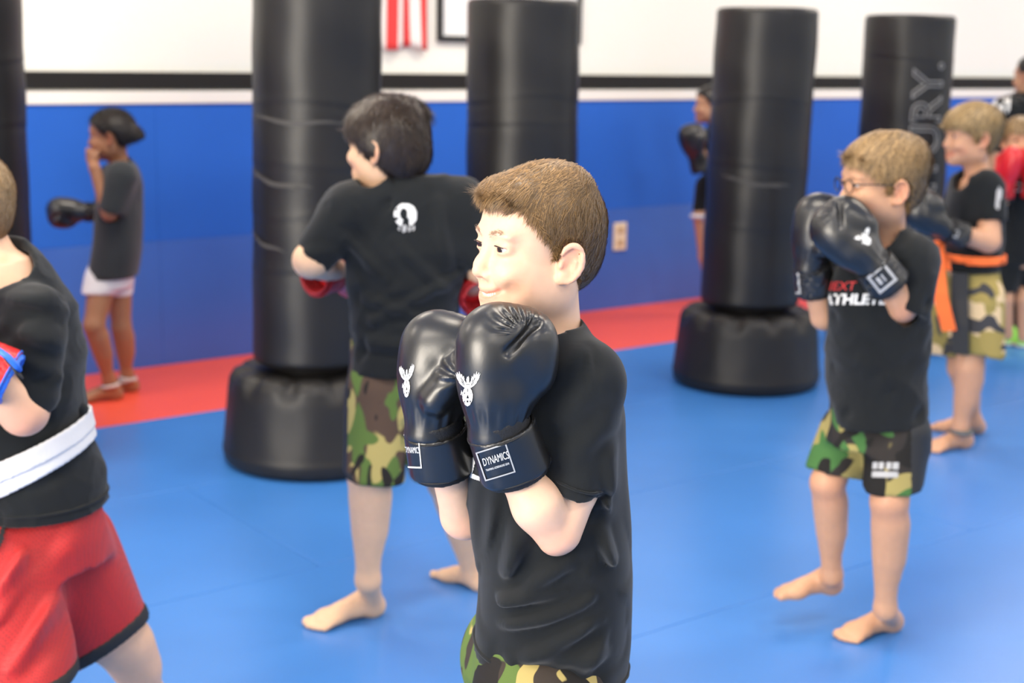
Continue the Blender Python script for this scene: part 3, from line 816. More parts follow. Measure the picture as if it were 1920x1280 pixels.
def emblem(root, org, ax, ay, direction, tree, size, material=None, name='emblem', res=0.045):
    """winged crest print: white wings and body with dark gaps"""
    wing = [(x * (1.0 + .30 * max(y, 0)), y * .96) for x, y in EMB_WING[0]]; polys = [wing, [(-x, y) for x, y in wing][::-1]] + [[(x * .8, y * (.92 if y < 0 else 1)) for x, y in p] for p in EMB_WING[1:]]
    holes = [[(-.12, -.65), (.02, -.35), (.16, -.65)], [(-.42, -.30), (-.28, -.22), (-.30, -.42)], [(.30, -.24), (.44, -.30), (.30, -.42)],
             [(-.40, -.85), (-.25, -.78), (-.30, -1.0)], [(.22, -.80), (.40, -.82), (.28, -1.0)], [(-.6, .62), (-.52, .66), (-.34, .22), (-.40, .2)], [(.6, .62), (.52, .66), (.34, .22), (.40, .2)],
             [(-.05, .02), (.05, .02), (.04, -.2), (-.04, -.2)], [(-.78, .78), (-.7, .8), (-.5, .3), (-.56, .28)], [(.78, .78), (.7, .8), (.5, .3), (.56, .28)], [(-.1, -.78), (.1, -.78), (.07, -.92), (-.07, -.92)]]
    pts, fc = poly_grid(polys, res, holes)
    pts = [(x * size, y * size) for x, y in pts]
    return drape(name, pts, fc, org, ax, ay, direction, tree, material or m_print, root)
def text_drape(root, s, size, org, ax, ay, direction, tree, material, name='lettering', **kw):
    pts, fs = text2d(s, size, **kw)
    return drape(name, [(x, y) for x, y, z in pts], fs, org, ax, ay, direction, tree, material, root)
def quad_frame(w_, h_, t, shear=0.0):
    """2-d rectangular outline of thickness t, cut small"""
    polys = [[(-w_, -h_), (w_, -h_), (w_, h_), (-w_, h_)]]; holes = [[(-w_ + t, -h_ + t), (w_ - t, -h_ + t), (w_ - t, h_ - t), (-w_ + t, h_ - t)]]
    pts, fc = poly_grid(polys, t / 2, holes); return [(x + y * shear, y) for x, y in pts], fc

def silh(rows, n=2.2, **kw):
    """torso or trunk from (left point, right point, depth half-width[, depth shift]) rows, world aligned"""
    rows = [r if len(r) > 3 else (*r, 0.0) for r in rows]
    zs = [(r[0][2] + r[1][2]) / 2 for r in rows]; cx = [(r[0][0] + r[1][0]) / 2 for r in rows]; a = [(r[1][0] - r[0][0]) / 2 for r in rows]
    cy = [(r[0][1] + r[1][1]) / 2 + r[3] for r in rows]
    return loft(zs, cx, cy, a, [r[2] for r in rows], n=n, **kw)
def inset_loft(rows, d, **kw):
    q = []
    for r in rows:
        l, rr = list(r[0]), list(r[1]); l[0] += d; rr[0] -= d; q.append((tuple(l), tuple(rr), r[2] - d, *(r[3:])))
    return silh(q, **kw)
def body(root, hf, prims, base, h=(0.004, 0.008), neck_to=None, neck_r=.045, spots=(), zsplit=None, pad=0.02):
    """one continuous skin: head plus trunk and limbs"""
    HP = head_prims(hf, neck_to, neck_r); s_ = F3(hf)[2]
    allp = [p for op, p, _ in HP if op == '+'] + [p for op, p, _ in prims]
    zs = hf[0][2] - 0.125 * s_ if zsplit is None else zsplit
    F = Field(allp, h[0], pad, axes=(None, None, [(-9, h[1]), (zs, h[0])]))
    run_prims(F, HP, s_)
    for op, p, k in prims:
        if op == '+': F.add(p, k)
        else: F.sub(p, k)
    V, Q = F.mesh(1)
    return mesh_obj('body', V, Q, m_skin, root, col=paint_skin(V, base, hf, spots))
def hair_cap(root, hf, material, lines, thick=(.008, .016), h=.004, extra=(), back=0.0, name='hair', front=None):
    """closed cap over the skull above the hairline; lines = (x list, z list)"""
    L = [ell((-.012 - back, 0, .027), (.086 + thick[0], .070 + thick[0], .074 + thick[1]), hf), ell((.022, 0, .030), (.056 + thick[0], .058 + thick[0], .052 + thick[1]), hf),
         ell((-.030, 0, -.015), (.062 + thick[0], .052 + thick[0], .060), hf)] + list(extra)
    F = Field(L, h, .015)
    for i, p in enumerate(L): F.add(p, .02)
    X = F.ax[0][:, None, None]; Y = F.ax[1][None, :, None]; Z = F.ax[2][None, None, :]
    o, M, s = F3(hf); X, Y, Z = X - o[0], Y - o[1], Z - o[2]
    lx = (X * M[0, 0] + Y * M[1, 0] + Z * M[2, 0]) / s; ly = (X * M[0, 1] + Y * M[1, 1] + Z * M[2, 1]) / s; lz = (X * M[0, 2] + Y * M[1, 2] + Z * M[2, 2]) / s
    zm = np.interp(lx, lines[0], lines[1])
    F.D = np.maximum(F.D, (zm - lz + .003 * wob(lx, ly, lz, 30, 3)) * .7 * s).astype(np.float32)
    V, Q = F.mesh(1); N = vnormals(V, Q)
    col = np.ones((len(V), 3))
    c = mesh_obj(name, V, Q, material, root)
    a = c.data.color_attributes.new('Tone', 'FLOAT_COLOR', 'POINT'); cc = np.ones((len(V), 4), np.float32) * .5; a.data.foreach_set('color', cc.ravel())
    return c, V, N
# stitched hems
def hem_ring(name, root, prims, pt, n_, r, material, count=90, off=0.0, disp=None, flat=2.2):
    """a narrow band following where the shirt outline meets its hem plane"""
    pt = np.array(pt, float); n_ = nrm(n_); a1 = nrm(np.cross(n_, (0, 1, 0) if abs(n_[1]) < .9 else (1, 0, 0))); a2 = np.cross(n_, a1); pts = []
    for i in range(count):
        q = 2 * math.pi * i / count; d = a1 * math.cos(q) + a2 * math.sin(q); ts = np.linspace(.005, .30, 120); S = pt - n_ * off + ts[:, None] * d
        v = np.min([p(S[:, 0], S[:, 1], S[:, 2]) for p in prims], 0)
        if disp is not None: v = v - disp(S[:, 0], S[:, 1], S[:, 2])
        k = np.nonzero(v > 0)[0]; t = ts[k[0]] if len(k) else ts[-1]
        pts.append(S[0] + d * (t - .005))
    pts = np.array(pts)
    for _ in range(2): pts = (np.roll(pts, 1, 0) + pts * 2 + np.roll(pts, -1, 0)) / 4
    return swept(name, pts, r, material, root, 6, closed=True)

def belt_band(root, prims, pt, n_, w_, off, material, name='belt', h=.005, thick=.007, tilt=None):
    """a band of width w_ hugging the given prims between two parallel planes"""
    F = Field(prims, h, .03); pt = np.array(pt, float); n_ = nrm(n_)
    for p in prims: F.add(p, .02, m=.05)
    D0 = F.D.copy(); F.D = np.maximum(D0 - off - thick, -(D0 - off)); F.clip(pt + n_ * w_ / 2, n_); F.clip(pt - n_ * w_ / 2, -n_)
    V, Q = F.mesh(1); return mesh_obj(name, V, Q, material, root)
def tee(root, torso, sleeves, hem, material, h=.007, k=.03, thick=.013, disp=None, holes=(), name='t_shirt', n=2.3, extra=()):
    """sleeves: (from, to, r0, r1, cut point, cut normal)"""
    S = [cut(cone(a, b, r0, r1), cp, cn) for a, b, r0, r1, cp, cn in sleeves]
    V, Q = shell([silh(torso, n=n)] + S + list(extra), h, k, thick, disp, global_cuts=[hem], holes=holes)
    return mesh_obj(name, V, Q, material, root)
def pants(root, rows, legs, material, h=.008, thick=.013, amp=.008, seed=31, name='shorts', top=None):
    """legs: (hip, knee, r0, r1, cut point, cut normal)"""
    S = [silh(rows)] + [cut(cone(a, b, r0, r1), cp, cn) for a, b, r0, r1, cp, cn in legs]
    V, Q = shell(S, h, .03, thick, lambda X, Y, Z: wob(X * 1.4, Y * 1.4, Z * .5, 5, seed) * amp, global_cuts=([top] if top else []))
    return mesh_obj(name, V, Q, material, root)
def panel(o, material, cond):
    """sewn-in panel: faces whose centre meets cond(world position) take another cloth"""
    o.data.materials.append(material); k = len(o.data.materials) - 1; l = root_loc(o)
    for p in o.data.polygons:
        if cond(p.center + l): p.material_index = k
def folds(seed, amp=.006, f=4.0):
    def g(X, Y, Z):
        r = wob(X, Y, Z * .8, f, seed); r2 = 1 - np.abs(wob(X * .8 + .3 * Z, Y * .6, Z * 1.5, f * .8, seed + 1))
        r3 = 1 - np.abs(wob(X * 1.3 - .4 * Z, Y, Z * 1.1, f * 1.9, seed + 2))
        return amp * (.6 * r + .7 * (r2 - .5) + .45 * (r3 - .5) ** 3 * 4)
    return g
def limb(*pr, k=.02):
    """joint list [(point, radius), ...] -> prims"""
    return [('+', cone(a[0], b[0], a[1], b[1]), k) for a, b in zip(pr, pr[1:])]
def calf(knee, ankle, rk, ra, back, bulge=.25):
    """lower leg with the muscle set toward back"""
    K, A_ = np.array(knee), np.array(ankle); m_ = K * .66 + A_ * .34 + nrm(back) * rk * .28; L_ = np.linalg.norm(K - A_)
    return [('+', cone(knee, ankle, rk, ra), .02), ('+', cone(K * .85 + A_ * .15 + nrm(back) * rk * .1, K * .35 + A_ * .65 + nrm(back) * ra * .2, rk * .85, ra * 1.05), .02), ('+', cone(K * .78 + A_ * .22 + nrm(back) * rk * .25, K * .5 + A_ * .5 + nrm(back) * rk * .25, rk * .86, rk * .72), .03)]

def SIGHT(p): return Vector(p) - Vector((0, 0, 1.5))

# ---------------------------------------------------------------- the boy in front
boy = empty('person', (0.06, 1.99, 0.0), 'boy in front smiling with both black boxing gloves raised under his chin', 'person')
hfA = yawpitch((0.033, 1.97, 1.238), 207, 1, 0, 1.0)
torsoA = [((0.03, 1.98, 1.131), (0.095, 1.98, 1.132), .050), ((0.019, 1.98, 1.097), (0.116, 1.98, 1.099), .085), ((-0.014, 1.98, 1.049), (0.148, 1.98, 1.052), .118), ((-0.048, 1.98, 1.001), (0.165, 1.98, 1.005), .126), ((-0.052, 1.98, 0.954), (0.168, 1.98, 0.958), .128),
          ((-0.057, 1.98, 0.889), (0.172, 1.98, 0.893), .128), ((-0.055, 1.98, 0.807), (0.184, 1.98, 0.812), .132), ((-0.047, 1.98, 0.741), (0.189, 1.98, 0.746), .135), ((-0.05, 1.98, 0.657), (0.186, 1.98, 0.662), .138), ((-0.056, 1.98, 0.563), (0.176, 1.98, 0.567), .140), ((-0.061, 1.98, 0.52), (0.175, 1.98, 0.524), .142)]
shL, elL, wrL = (0.108, 1.885, 1.058), (0.069, 1.845, 0.861), (0.007, 1.845, 0.947)
shR, elR, wrR = (0.021, 2.08, 1.021), (-0.066, 2.02, 0.822), (-0.089, 1.965, 0.909)
shirtA_axes = None
slL = cone((0.098, 1.9, 1.058), (0.092, 1.862, 0.894), .052, .0395)
trapL = cone((0.068, 1.96, 1.09), (0.102, 1.9, 1.061), .046, .050)
slLc = cut(slL, (0.093, 1.85, 0.908), (-.28, 0.0, -.96))
slR = cone((0.021, 2.07, 1.03), (-0.04, 2.03, 0.849), .062, .052)
slRc = cut(slR, (-0.04, 2.03, 0.861), (-.28, 0, -.96))
collar = cone((0.067, 1.985, 1.097), (0.06, 1.975, 1.141), .066, .058)
FOLDS = [  # (from, to, width, height)
 ((0.033, 1.85, 0.885), (-0.016, 1.85, 0.76), .012, .008), ((0.079, 1.85, 0.809), (-0.023, 1.85, 0.737), .012, .009), ((0.122, 1.85, 0.848), (0.169, 1.85, 0.779), .011, .007),
 ((-0.038, 1.85, 0.736), (0.08, 1.85, 0.77), .010, .009), ((-0.037, 1.85, 0.705), (0.118, 1.85, 0.755), .010, .009), ((0.008, 1.85, 0.662), (0.133, 1.85, 0.728), .011, .009),
 ((0.141, 1.85, 0.963), (0.156, 1.85, 0.81), .012, .006), ((0.128, 1.85, 0.887), (0.146, 1.85, 0.795), .011, .006), ((0.038, 1.85, 0.674), (0.157, 1.85, 0.669), .012, .007),
 ((-0.018, 1.85, 0.899), (-0.035, 1.85, 0.783), .010, .006), ((0.004, 1.85, 0.885), (-0.002, 1.85, 0.792), .010, .005), ((0.148, 1.85, 0.716), (0.106, 1.85, 0.644), .012, .007),
 ((0.074, 1.85, 1.014), (0.109, 1.85, 1.066), .014, .003), ((0.075, 1.85, 0.969), (0.125, 1.85, 1.008), .014, .003), ((0.1, 1.85, 1.118), (0.072, 1.85, 1.081), .012, .002),
 ((0.104, 1.85, 1.11), (0.107, 1.85, 1.055), .004, .0025)]
def foldsA(X, Y, Z):
    d = wob(X, Y, Z, 3.0, 11) * .0035 + wob(X * 1.6, Y, Z * .6, 9, 12) * .0016
    for a, b, w_, h_ in FOLDS:
        dist, t = seg_d(X, Y, Z, a, b, (1, .25, 1)); d = d + 1.8 * h_ * np.exp(-(dist / w_) ** 2) * np.sin(np.clip(t, .04, .96) * math.pi) ** .6 * (Y < 1.99)
        d = d - .8 * h_ * np.exp(-((dist - 1.9 * w_) / w_) ** 2) * (Y < 1.99)
    return d
hemA = np.array((0.065, 1.98, 0.61)); hemN = (-.22, 0, -1)
parts = [silh(torsoA, n=2.2), slLc, slRc, trapL]
neck_hole = cone((0.034, 1.955, 1.078), (0.054, 1.975, 1.191), .058, .050)
V, Q = shell(parts, .0042, .028, .010, foldsA, global_cuts=[(hemA, hemN)], holes=[neck_hole])
shirt = mesh_obj('t_shirt', V, Q, m_cotton, boy)
hem_ring('sleeve_hem', shirt, [slL], (0.093, 1.85, 0.908), (-.28, 0, -.96), .0022, m_cotton, off=.016, disp=foldsA)
hem_ring('bottom_hem', shirt, [silh(torsoA)], hemA, hemN, .0025, m_cotton, off=.018, disp=foldsA)

# camouflage shorts
m_camoA = camo('camo_front', [(0.045, 0.035, 0.028), (0.10, 0.155, 0.040), (0.42, 0.33, 0.12), (0.018, 0.016, 0.015)], 9.0, 1.0, th=(.46, .54, .585))
hipz = (0.065, 1.98, 0.6)[2]
shortsA = [silh([((-0.029, 1.98, 0.725), (0.157, 1.98, 0.728), .105), ((-0.048, 1.98, 0.64), (0.167, 1.98, 0.644), .118), ((-0.055, 1.98, 0.563), (0.17, 1.98, 0.567), .13)])]
hipL, hipR = (.055, 1.90, hipz - .03), (.030, 2.07, hipz - .03)
kneeL, ankL = (-.020, 1.84, .36), (.020, 1.80, .065)
kneeR, ankR = (.075, 2.14, .36), (.150, 2.15, .065)
ll = cone(hipL, (-.018, 1.85, .36), .105, .100); lr = cone(hipR, (.072, 2.13, .36), .105, .100)
shortsA += [cut(ll, (-.01, 1.85, .39), (0, 0, -1)), cut(lr, (.06, 2.12, .39), (0, 0, -1))]
V, Q = shell(shortsA, .006, .03, .010, lambda X, Y, Z: wob(X, Y, Z, 4, 21) * .006)
mesh_obj('shorts', V, Q, m_camoA, boy)

# skin: head, neck, trunk, arms, legs, feet as one surface
PA = [('+', inset_loft(torsoA[1:], .026), .03), ('+', cone(hipL, kneeL, .070, .046), .03), ('+', cone(hipR, kneeR, .070, .046), .03),
      ('+', cone(kneeL, ankL, .045, .028), .02), ('+', cone(kneeR, ankR, .045, .028), .02),
      ('+', cone(shL, (0.092, 1.872, 0.914), .030, .030), .02), ('+', cone((0.092, 1.872, 0.914), (0.072, 1.853, 0.856), .0305, .0285), .01), ('+', cone((0.065, 1.848, 0.851), (0.04, 1.843, 0.897), .0265, .0350), .006), ('+', cone((0.04, 1.843, 0.897), wrL, .0350, .0260), .012),
      ('+', cone(wrL, (-0.012, 1.83, 1.018), .026, .030), .01),
      ('+', cone(shR, elR, .036, .034), .03), ('+', cone(elR, wrR, .0350, .0255), .012), ('+', cone(wrR, (-0.104, 1.95, 0.977), .026, .030), .01)]
for hl, to, lf in (((.028, 1.812, 0), (-.15, 1.76, 0), True), ((.158, 2.155, 0), (.0, 2.13, 0), False)): PA += foot_prims(foot_frame(hl, to), lf)
body(boy, hfA, PA, (0.80, 0.51, 0.345), h=(.0026, .0055), neck_to=(0.057, 1.985, 1.081), neck_r=.040,
     spots=[((0.062, 1.83, 0.843), .035, .5), ((-0.068, 2.0, 0.813), .03, .5)], zsplit=(0.062, 1.84, 0.828)[2])
eyes(boy, hfA, (.96, .05, -.12))
V, Fc = [], []
tp = []
for i in range(-5, 6):
    y = i * .0040; x = .0765 - 9.5 * y * y
    vs, fs = box_mesh(.004, .0037, .0075, .0012)
    off = len(V); V += [tuple(to_world(hfA, (x + v.x, y + v.y, -.0680 + 6 * y * y + v.z))) for v in vs]; Fc += [[k + off for k in f] for f in fs]
mesh_obj('teeth', V, Fc, m_teeth, boy)

HLINE = ([-.12, -.08, -.05, -.038, -.033, -.028, -.004, .000, .005, .010, .02, .035, .05, .06, .075, .10], [-.035, -.058, -.066, -.055, -.004, .014, .014, -.002, -.012, .002, .014, .034, .054, .058, .066, .068])
m_hairA = hair_mat('brown_hair', (0.255, 0.148, 0.058))
cap, V, N = hair_cap(boy, hfA, m_hairA, HLINE, (.005, .010), .0028, extra=[ell((.050, 0, .074), (.036, .050, .022), hfA), ell((-.02, 0, .085), (.055, .050, .030), hfA)])
CR = np.array((-.045, .0, .10))
def comb(l):
    d = l - CR; d[:, 2] *= .8; top = np.clip((l[:, 2] - .05) / .04, 0, 1); d = d / (np.linalg.norm(d, axis=1)[:, None] + 1e-6)
    d[:, 0] += .7 * top; d[:, 2] -= .9 * (1 - top); fr_ = np.clip((l[:, 0] - .05) / .03, 0, 1); d[:, 0] += .5 * fr_; d[:, 2] -= .5 * fr_; return d
def hlen(l): return .010 + .014 * np.clip((l[:, 2] + .02) / .09, 0, 1) + .004 * np.clip((l[:, 0] - .04) / .03, 0, 1)
kp = lambda l: l[:, 2] > np.interp(l[:, 0], HLINE[0], HLINE[1]) - .003
strands('hair_strands', V, N, hfA, comb, hlen, m_hairA, cap, 62000, 3, .00042, .34, kp, clump=.007, curl=.24)
# eyebrows: sparse short hairs
m_brow = hair_mat('brow_hair', (0.42, 0.27, 0.17))
bt = tree_of(bpy.data.objects['body'])
for sg in (1, -1):
    g = np.random.default_rng(5); VB = []; NB = []
    for i in range(160):
        t = g.random(); y = sg * (.014 + .030 * t); z = .0165 + .006 * math.sin(t * 2.4) + g.normal(0, .0013)
        p = Vector(to_world(hfA, (.14, y, z))); d = Vector(to_world(hfA, (0, y * .8, z)) - np.array(p)).normalized(); hit, n_, _, _ = bt.ray_cast(p, d, .2)
        if hit: VB.append(tuple(hit)); NB.append(tuple(n_))
    strands('eyebrow', np.array(VB), np.array(NB), hfA, lambda l: np.stack([l[:, 0] * 0, sg + l[:, 0] * 0, .25 + l[:, 0] * 0], 1), lambda l: .006 + l[:, 0] * 0, m_brow, boy, 130, 6, .0003, .10, seg=2, jitter=.12)

# gloves
zl = nrm(np.array((-0.008, 1.845, 1.167)) - np.array((-0.014, 1.83, 1.01)))
gfL = (*frame((-0.017, 1.83, 1.012), zl, (1, .22, 0)), .905)
cdir = nrm(np.array((-0.015, 1.83, 1.01)) - np.array((0.008, 1.845, 0.943)))
cfL = (*frame((-0.015, 1.83, 1.014), cdir, (1, .15, 0)), .93)
gL, cL, sL = glove(boy, gfL, .0022, -1, cfr=cfL, m=m_leather, trim=m_velcro)
zr = nrm(np.array((-0.094, 1.965, 1.136)) - np.array((-0.11, 1.945, 0.978)))
gfR = (*frame((-0.11, 1.945, 0.98), zr, (1, -.35, 0)), .90)
cfR = (*frame((-0.108, 1.945, 0.98), nrm(np.array((-0.108, 1.945, 0.98)) - np.array((-0.095, 1.965, 0.905))), (1, -.2, 0)), .90)
gR, cR, sR = glove(boy, gfR, .0026, 1, cfr=cfR, m=m_leather, trim=m_velcro)
tL, tR = tree_of(gL), tree_of(gR)
emblem(gL, (-0.057, 1.83, 1.062), (.62, 0, 0), (0, 0, 1), SIGHT((-0.057, 1.83, 1.062)), tL, .0195)
emblem(gR, (-0.147, 1.945, 1.044), (.42, 0, .08), (0, 0, 1), SIGHT((-0.147, 1.945, 1.044)), tR, .0195)
# strap label
sT = tree_of(sL)
lab = lambda px_: px_
q_, f_ = quad_frame(.0205, .0205, .0018)
rot = math.radians(19); axl, ayl = (math.cos(rot), 0, math.sin(rot)), (-math.sin(rot) * 1.0, 0, math.cos(rot))
oL = (-0.019, 1.83, 0.961)
drape('label_border', q_, f_, oL, axl, ayl, SIGHT(oL), sT, m_pgrey, sL)
text_drape(sL, 'DYNAMICS', .0150, (-0.019, 1.83, 0.966), axl, ayl, SIGHT((-0.019, 1.83, 0.966)), sT, m_print, shear=.15, width=.47)
text_drape(sL, 'TRAINING ADRENALINE GEAR', .0042, (-0.016, 1.83, 0.955), axl, ayl, SIGHT((-0.016, 1.83, 0.955)), sT, m_print, name='small_lettering', width=.55)
q_, f_ = poly_grid([[(-.004, .013), (.002, .017), (-.001, .006), (-.004, -.008), (.010, -.014), (.009, -.018), (-.006, -.014), (-.009, -.009)]], .0008)
drape('chest_print', q_, f_, (-0.045, 1.86, 0.944), (1.1, 0, 0), (0, 0, 1.1), SIGHT((-0.045, 1.86, 0.944)), tree_of(shirt), m_print, shirt, .002)

q_, f_ = quad_frame(.0200, .0240, .0022)
sTR = tree_of(sR)
drape('label_border', q_, f_, (-0.14, 1.945, 0.941), (.62, 0, 0), (-.10, 0, 1), SIGHT((-0.14, 1.945, 0.941)), sTR, m_print, sR)
text_drape(sR, 'DYNAMICS', .0130, (-0.139, 1.945, 0.943), (.62, 0, 0), (-.10, 0, 1), SIGHT((-0.139, 1.945, 0.943)), sTR, m_print, width=.5)

# ---------------------------------------------------------------- dark haired boy hitting the big bag
pc = empty('person', (-0.268, 3.701, 0), 'dark haired boy seen from behind hitting the big bag, camouflage shorts and white back logo', 'person')
hfC = yawpitch((-0.33, 3.6, 1.272), 157, 0, 0, 1.07)
torsoC = [((-0.387, 3.6, 1.191), (-0.178, 3.6, 1.194), .060), ((-0.439, 3.6, 1.126), (-0.126, 3.6, 1.132), .095), ((-0.442, 3.6, 1.023), (-0.111, 3.6, 1.029), .115), ((-0.432, 3.6, 0.927), (-0.129, 3.6, 0.932), .120),
          ((-0.419, 3.6, 0.815), (-0.142, 3.6, 0.82), .118), ((-0.416, 3.6, 0.73), (-0.149, 3.6, 0.735), .122), ((-0.419, 3.6, 0.652), (-0.152, 3.6, 0.657), .125)]
dC = folds(41, .013, 4.2)
FC = [((-0.35, 3.5, 0.835), (-0.136, 3.5, 0.948), .012, .010), ((-0.364, 3.5, 0.89), (-0.162, 3.5, 0.825), .012, .010), ((-0.377, 3.5, 0.78), (-0.148, 3.5, 0.77), .014, .009), ((-0.416, 3.5, 1.037), (-0.323, 3.5, 0.944), .014, .010), ((-0.191, 3.5, 1.134), (-0.163, 3.5, 0.974), .014, .009), ((-0.297, 3.5, 1.039), (-0.149, 3.5, 0.893), .012, .007)]
def dispC(X, Y, Z):
    d = dC(X, Y, Z)
    for a, b, w_, h_ in FC:
        dist, t = seg_d(X, Y, Z, a, b, (1, .3, 1)); d = d + 1.5 * h_ * np.exp(-(dist / w_) ** 2) * np.sin(np.clip(t, .04, .96) * math.pi) - .7 * h_ * np.exp(-((dist - 1.9 * w_) / w_) ** 2)
    return d
sC = tee(pc, torsoC, [((-0.418, 3.57, 1.102), (-0.521, 3.52, 0.968), .078, .056, (-0.505, 3.51, 0.984), (-.66, -.1, -.74)), ((-0.139, 3.6, 1.111), (-0.079, 3.6, 0.961), .075, .058, (-0.086, 3.6, 0.975), (.35, .0, -.93))],
         ((-0.284, 3.6, 0.69), (.0, 0, -1)), m_cotton_grey2 if 'm_cotton_grey2' in globals() else m_cotton, h=.006, disp=dispC, holes=[cone((-0.357, 3.57, 1.196), (-0.34, 3.56, 1.285), .046, .052)])
m_camoC = camo('camo_woodland', [(0.085, 0.055, 0.040), (0.40, 0.33, 0.12), (0.095, 0.155, 0.040), (0.020, 0.018, 0.017)], 8.5, 4.0, stretch=(1.25, 1.25, .7), th=(.475, .545, .60))
pants(pc, [((-0.416, 3.6, 0.759), (-0.153, 3.6, 0.764), .095), ((-0.422, 3.6, 0.673), (-0.152, 3.6, 0.678), .11), ((-0.428, 3.6, 0.587), (-0.151, 3.6, 0.592), .115)],
      [((-0.339, 3.55, 0.63), (-0.354, 3.5, 0.415), .090, .082, (-0.351, 3.5, 0.427), (-.04, 0, -1)), ((-0.225, 3.66, 0.605), (-0.182, 3.7, 0.357), .090, .082, (-0.188, 3.7, 0.369), (.05, 0, -1))], m_camoC, h=.006, amp=.008)
xc = (-0.395, 3.5, 0.557)[0]; panel([o for o in pc.children if o.name.startswith('shorts')][0], mat('black_nylon', (.012, .0125, .014), .6), lambda c: c.x < xc - .02 * (c.z > .45))
kC, aC = (-0.361, 3.49, 0.432), (-0.368, 3.52, 0.134); kC2, aC2 = (-0.176, 3.72, 0.351), (-0.098, 3.82, 0.044)
PC = [('+', inset_loft(torsoC[1:], .03), 0)] + limb(((-0.343, 3.56, 0.627), .070), (kC, .053)) + calf(kC, aC, .053, .031, (.6, 1, 0)) + limb(((-0.225, 3.66, 0.605), .070), (kC2, .050)) + calf(kC2, aC2, .048, .030, (.8, .3, 0)) \
   + limb(((-0.411, 3.57, 1.096), .045), ((-0.51, 3.52, 0.981), .042), ((-0.472, 3.7, 0.928), .034)) + limb(((-0.139, 3.6, 1.108), .045), ((-0.077, 3.585, 0.963), .040), ((-0.106, 3.65, 0.908), .033))
fC, fC2 = foot_frame((-0.355, 3.613, 0), (-0.495, 3.519, 0), 1.10), foot_frame((-0.075, 3.806, 0), (-0.166, 3.885, 0), .95)
PC += foot_prims(fC, True) + foot_prims(fC2, False)
PC += limb((aC, .031), (to_world(fC, (.008, 0, .03)), .026)) + limb((aC2, .029), (to_world(fC2, (.008, 0, .03)), .025))
SKIN_C = (0.76, 0.48, 0.30)
body(pc, hfC, PC, SKIN_C, h=(.0045, .0065), neck_to=(-0.32, 3.61, 1.141), neck_r=.045)
eyes(pc, hfC)
m_hairC = hair_mat('black_brown_hair', (0.040, 0.025, 0.016), rough=.32)
HC = ([-.14, -.08, -.05, -.03, -.012, .000, .008, .015, .03, .05, .06, .075, .10], [-.080, -.100, -.095, -.060, -.030, -.028, -.032, -.030, -.004, .016, .022, .026, .026])
cp, V, N = hair_cap(pc, hfC, m_hairC, HC, (.016, .016), .005, extra=[ell((-.04, 0, -.02), (.075, .070, .070), hfC), ell((-.05, 0, .07), (.05, .06, .038), hfC)], name='hair')
combC = lambda l: np.stack([.35 * np.clip(l[:, 0] * 8 + .5, -.4, 1.4) * (l[:, 2] > .02), l[:, 1] * 3, -.3 - 1.2 * (l[:, 2] < .07)], 1)
strands('hair_strands', V, N, hfC, combC, lambda l: .034 + .02 * (l[:, 2] > .08), m_hairC, cp, 16000, 8, .0009, .22, None, clump=.012, curl=.25)
gfc = (*frame((-0.477, 3.72, 0.919), (.5, .85, .0), (0, 0, -1)), 1.0); glove(pc, gfc, .007, 1, m=m_leather_red, trim=mat('red_trim', (.35, .01, .015), .6))
gfc2 = (*frame((-0.109, 3.66, 0.902), (-.28, .9, .25), (0, 0, -1)), 1.0); glove(pc, gfc2, .007, -1, m=m_leather_red, trim=MATS['red_trim'])
# round back print
tC = tree_of(sC); th = np.linspace(0, 2 * math.pi, 40, endpoint=False)
disc = [(math.cos(t) * .028, math.sin(t) * .029) for t in th]; inner = [(-.004 + math.cos(t) * .010, .003 + math.sin(t) * .014) for t in th]
cutw = [(-.006, .000), (.009, -.008), (.011, -.030), (-.008, -.030)]
q_, f_ = poly_grid([disc], .0022, [inner, cutw, [(-.030, -.006), (-.016, -.004), (-.016, -.012), (-.030, -.014)], [(-.026, .012), (-.016, .010), (-.020, .018)]])
drape('back_print', q_, f_, (-0.27, 3.5, 1.102), (1, 0, 0), (0, 0, 1), SIGHT((-0.27, 3.5, 1.102)), tC, m_print, sC, .002)
q_, f_ = poly_grid([[(-.012, .004), (-.004, .010), (.002, .005), (.0, -.008), (-.010, -.010)], [(.006, .006), (.013, .002), (.012, -.008), (.006, -.009)], [(.017, .005), (.024, .008), (.025, -.003), (.018, -.006)], [(-.022, .006), (-.016, .004), (-.018, -.006), (-.024, -.003)]], .0022)
drape('back_print', q_, f_, (-0.268, 3.5, 1.069), (.85, 0, 0), (0, 0, 1), SIGHT((-0.268, 3.5, 1.069)), tC, m_pgrey, sC, .002)

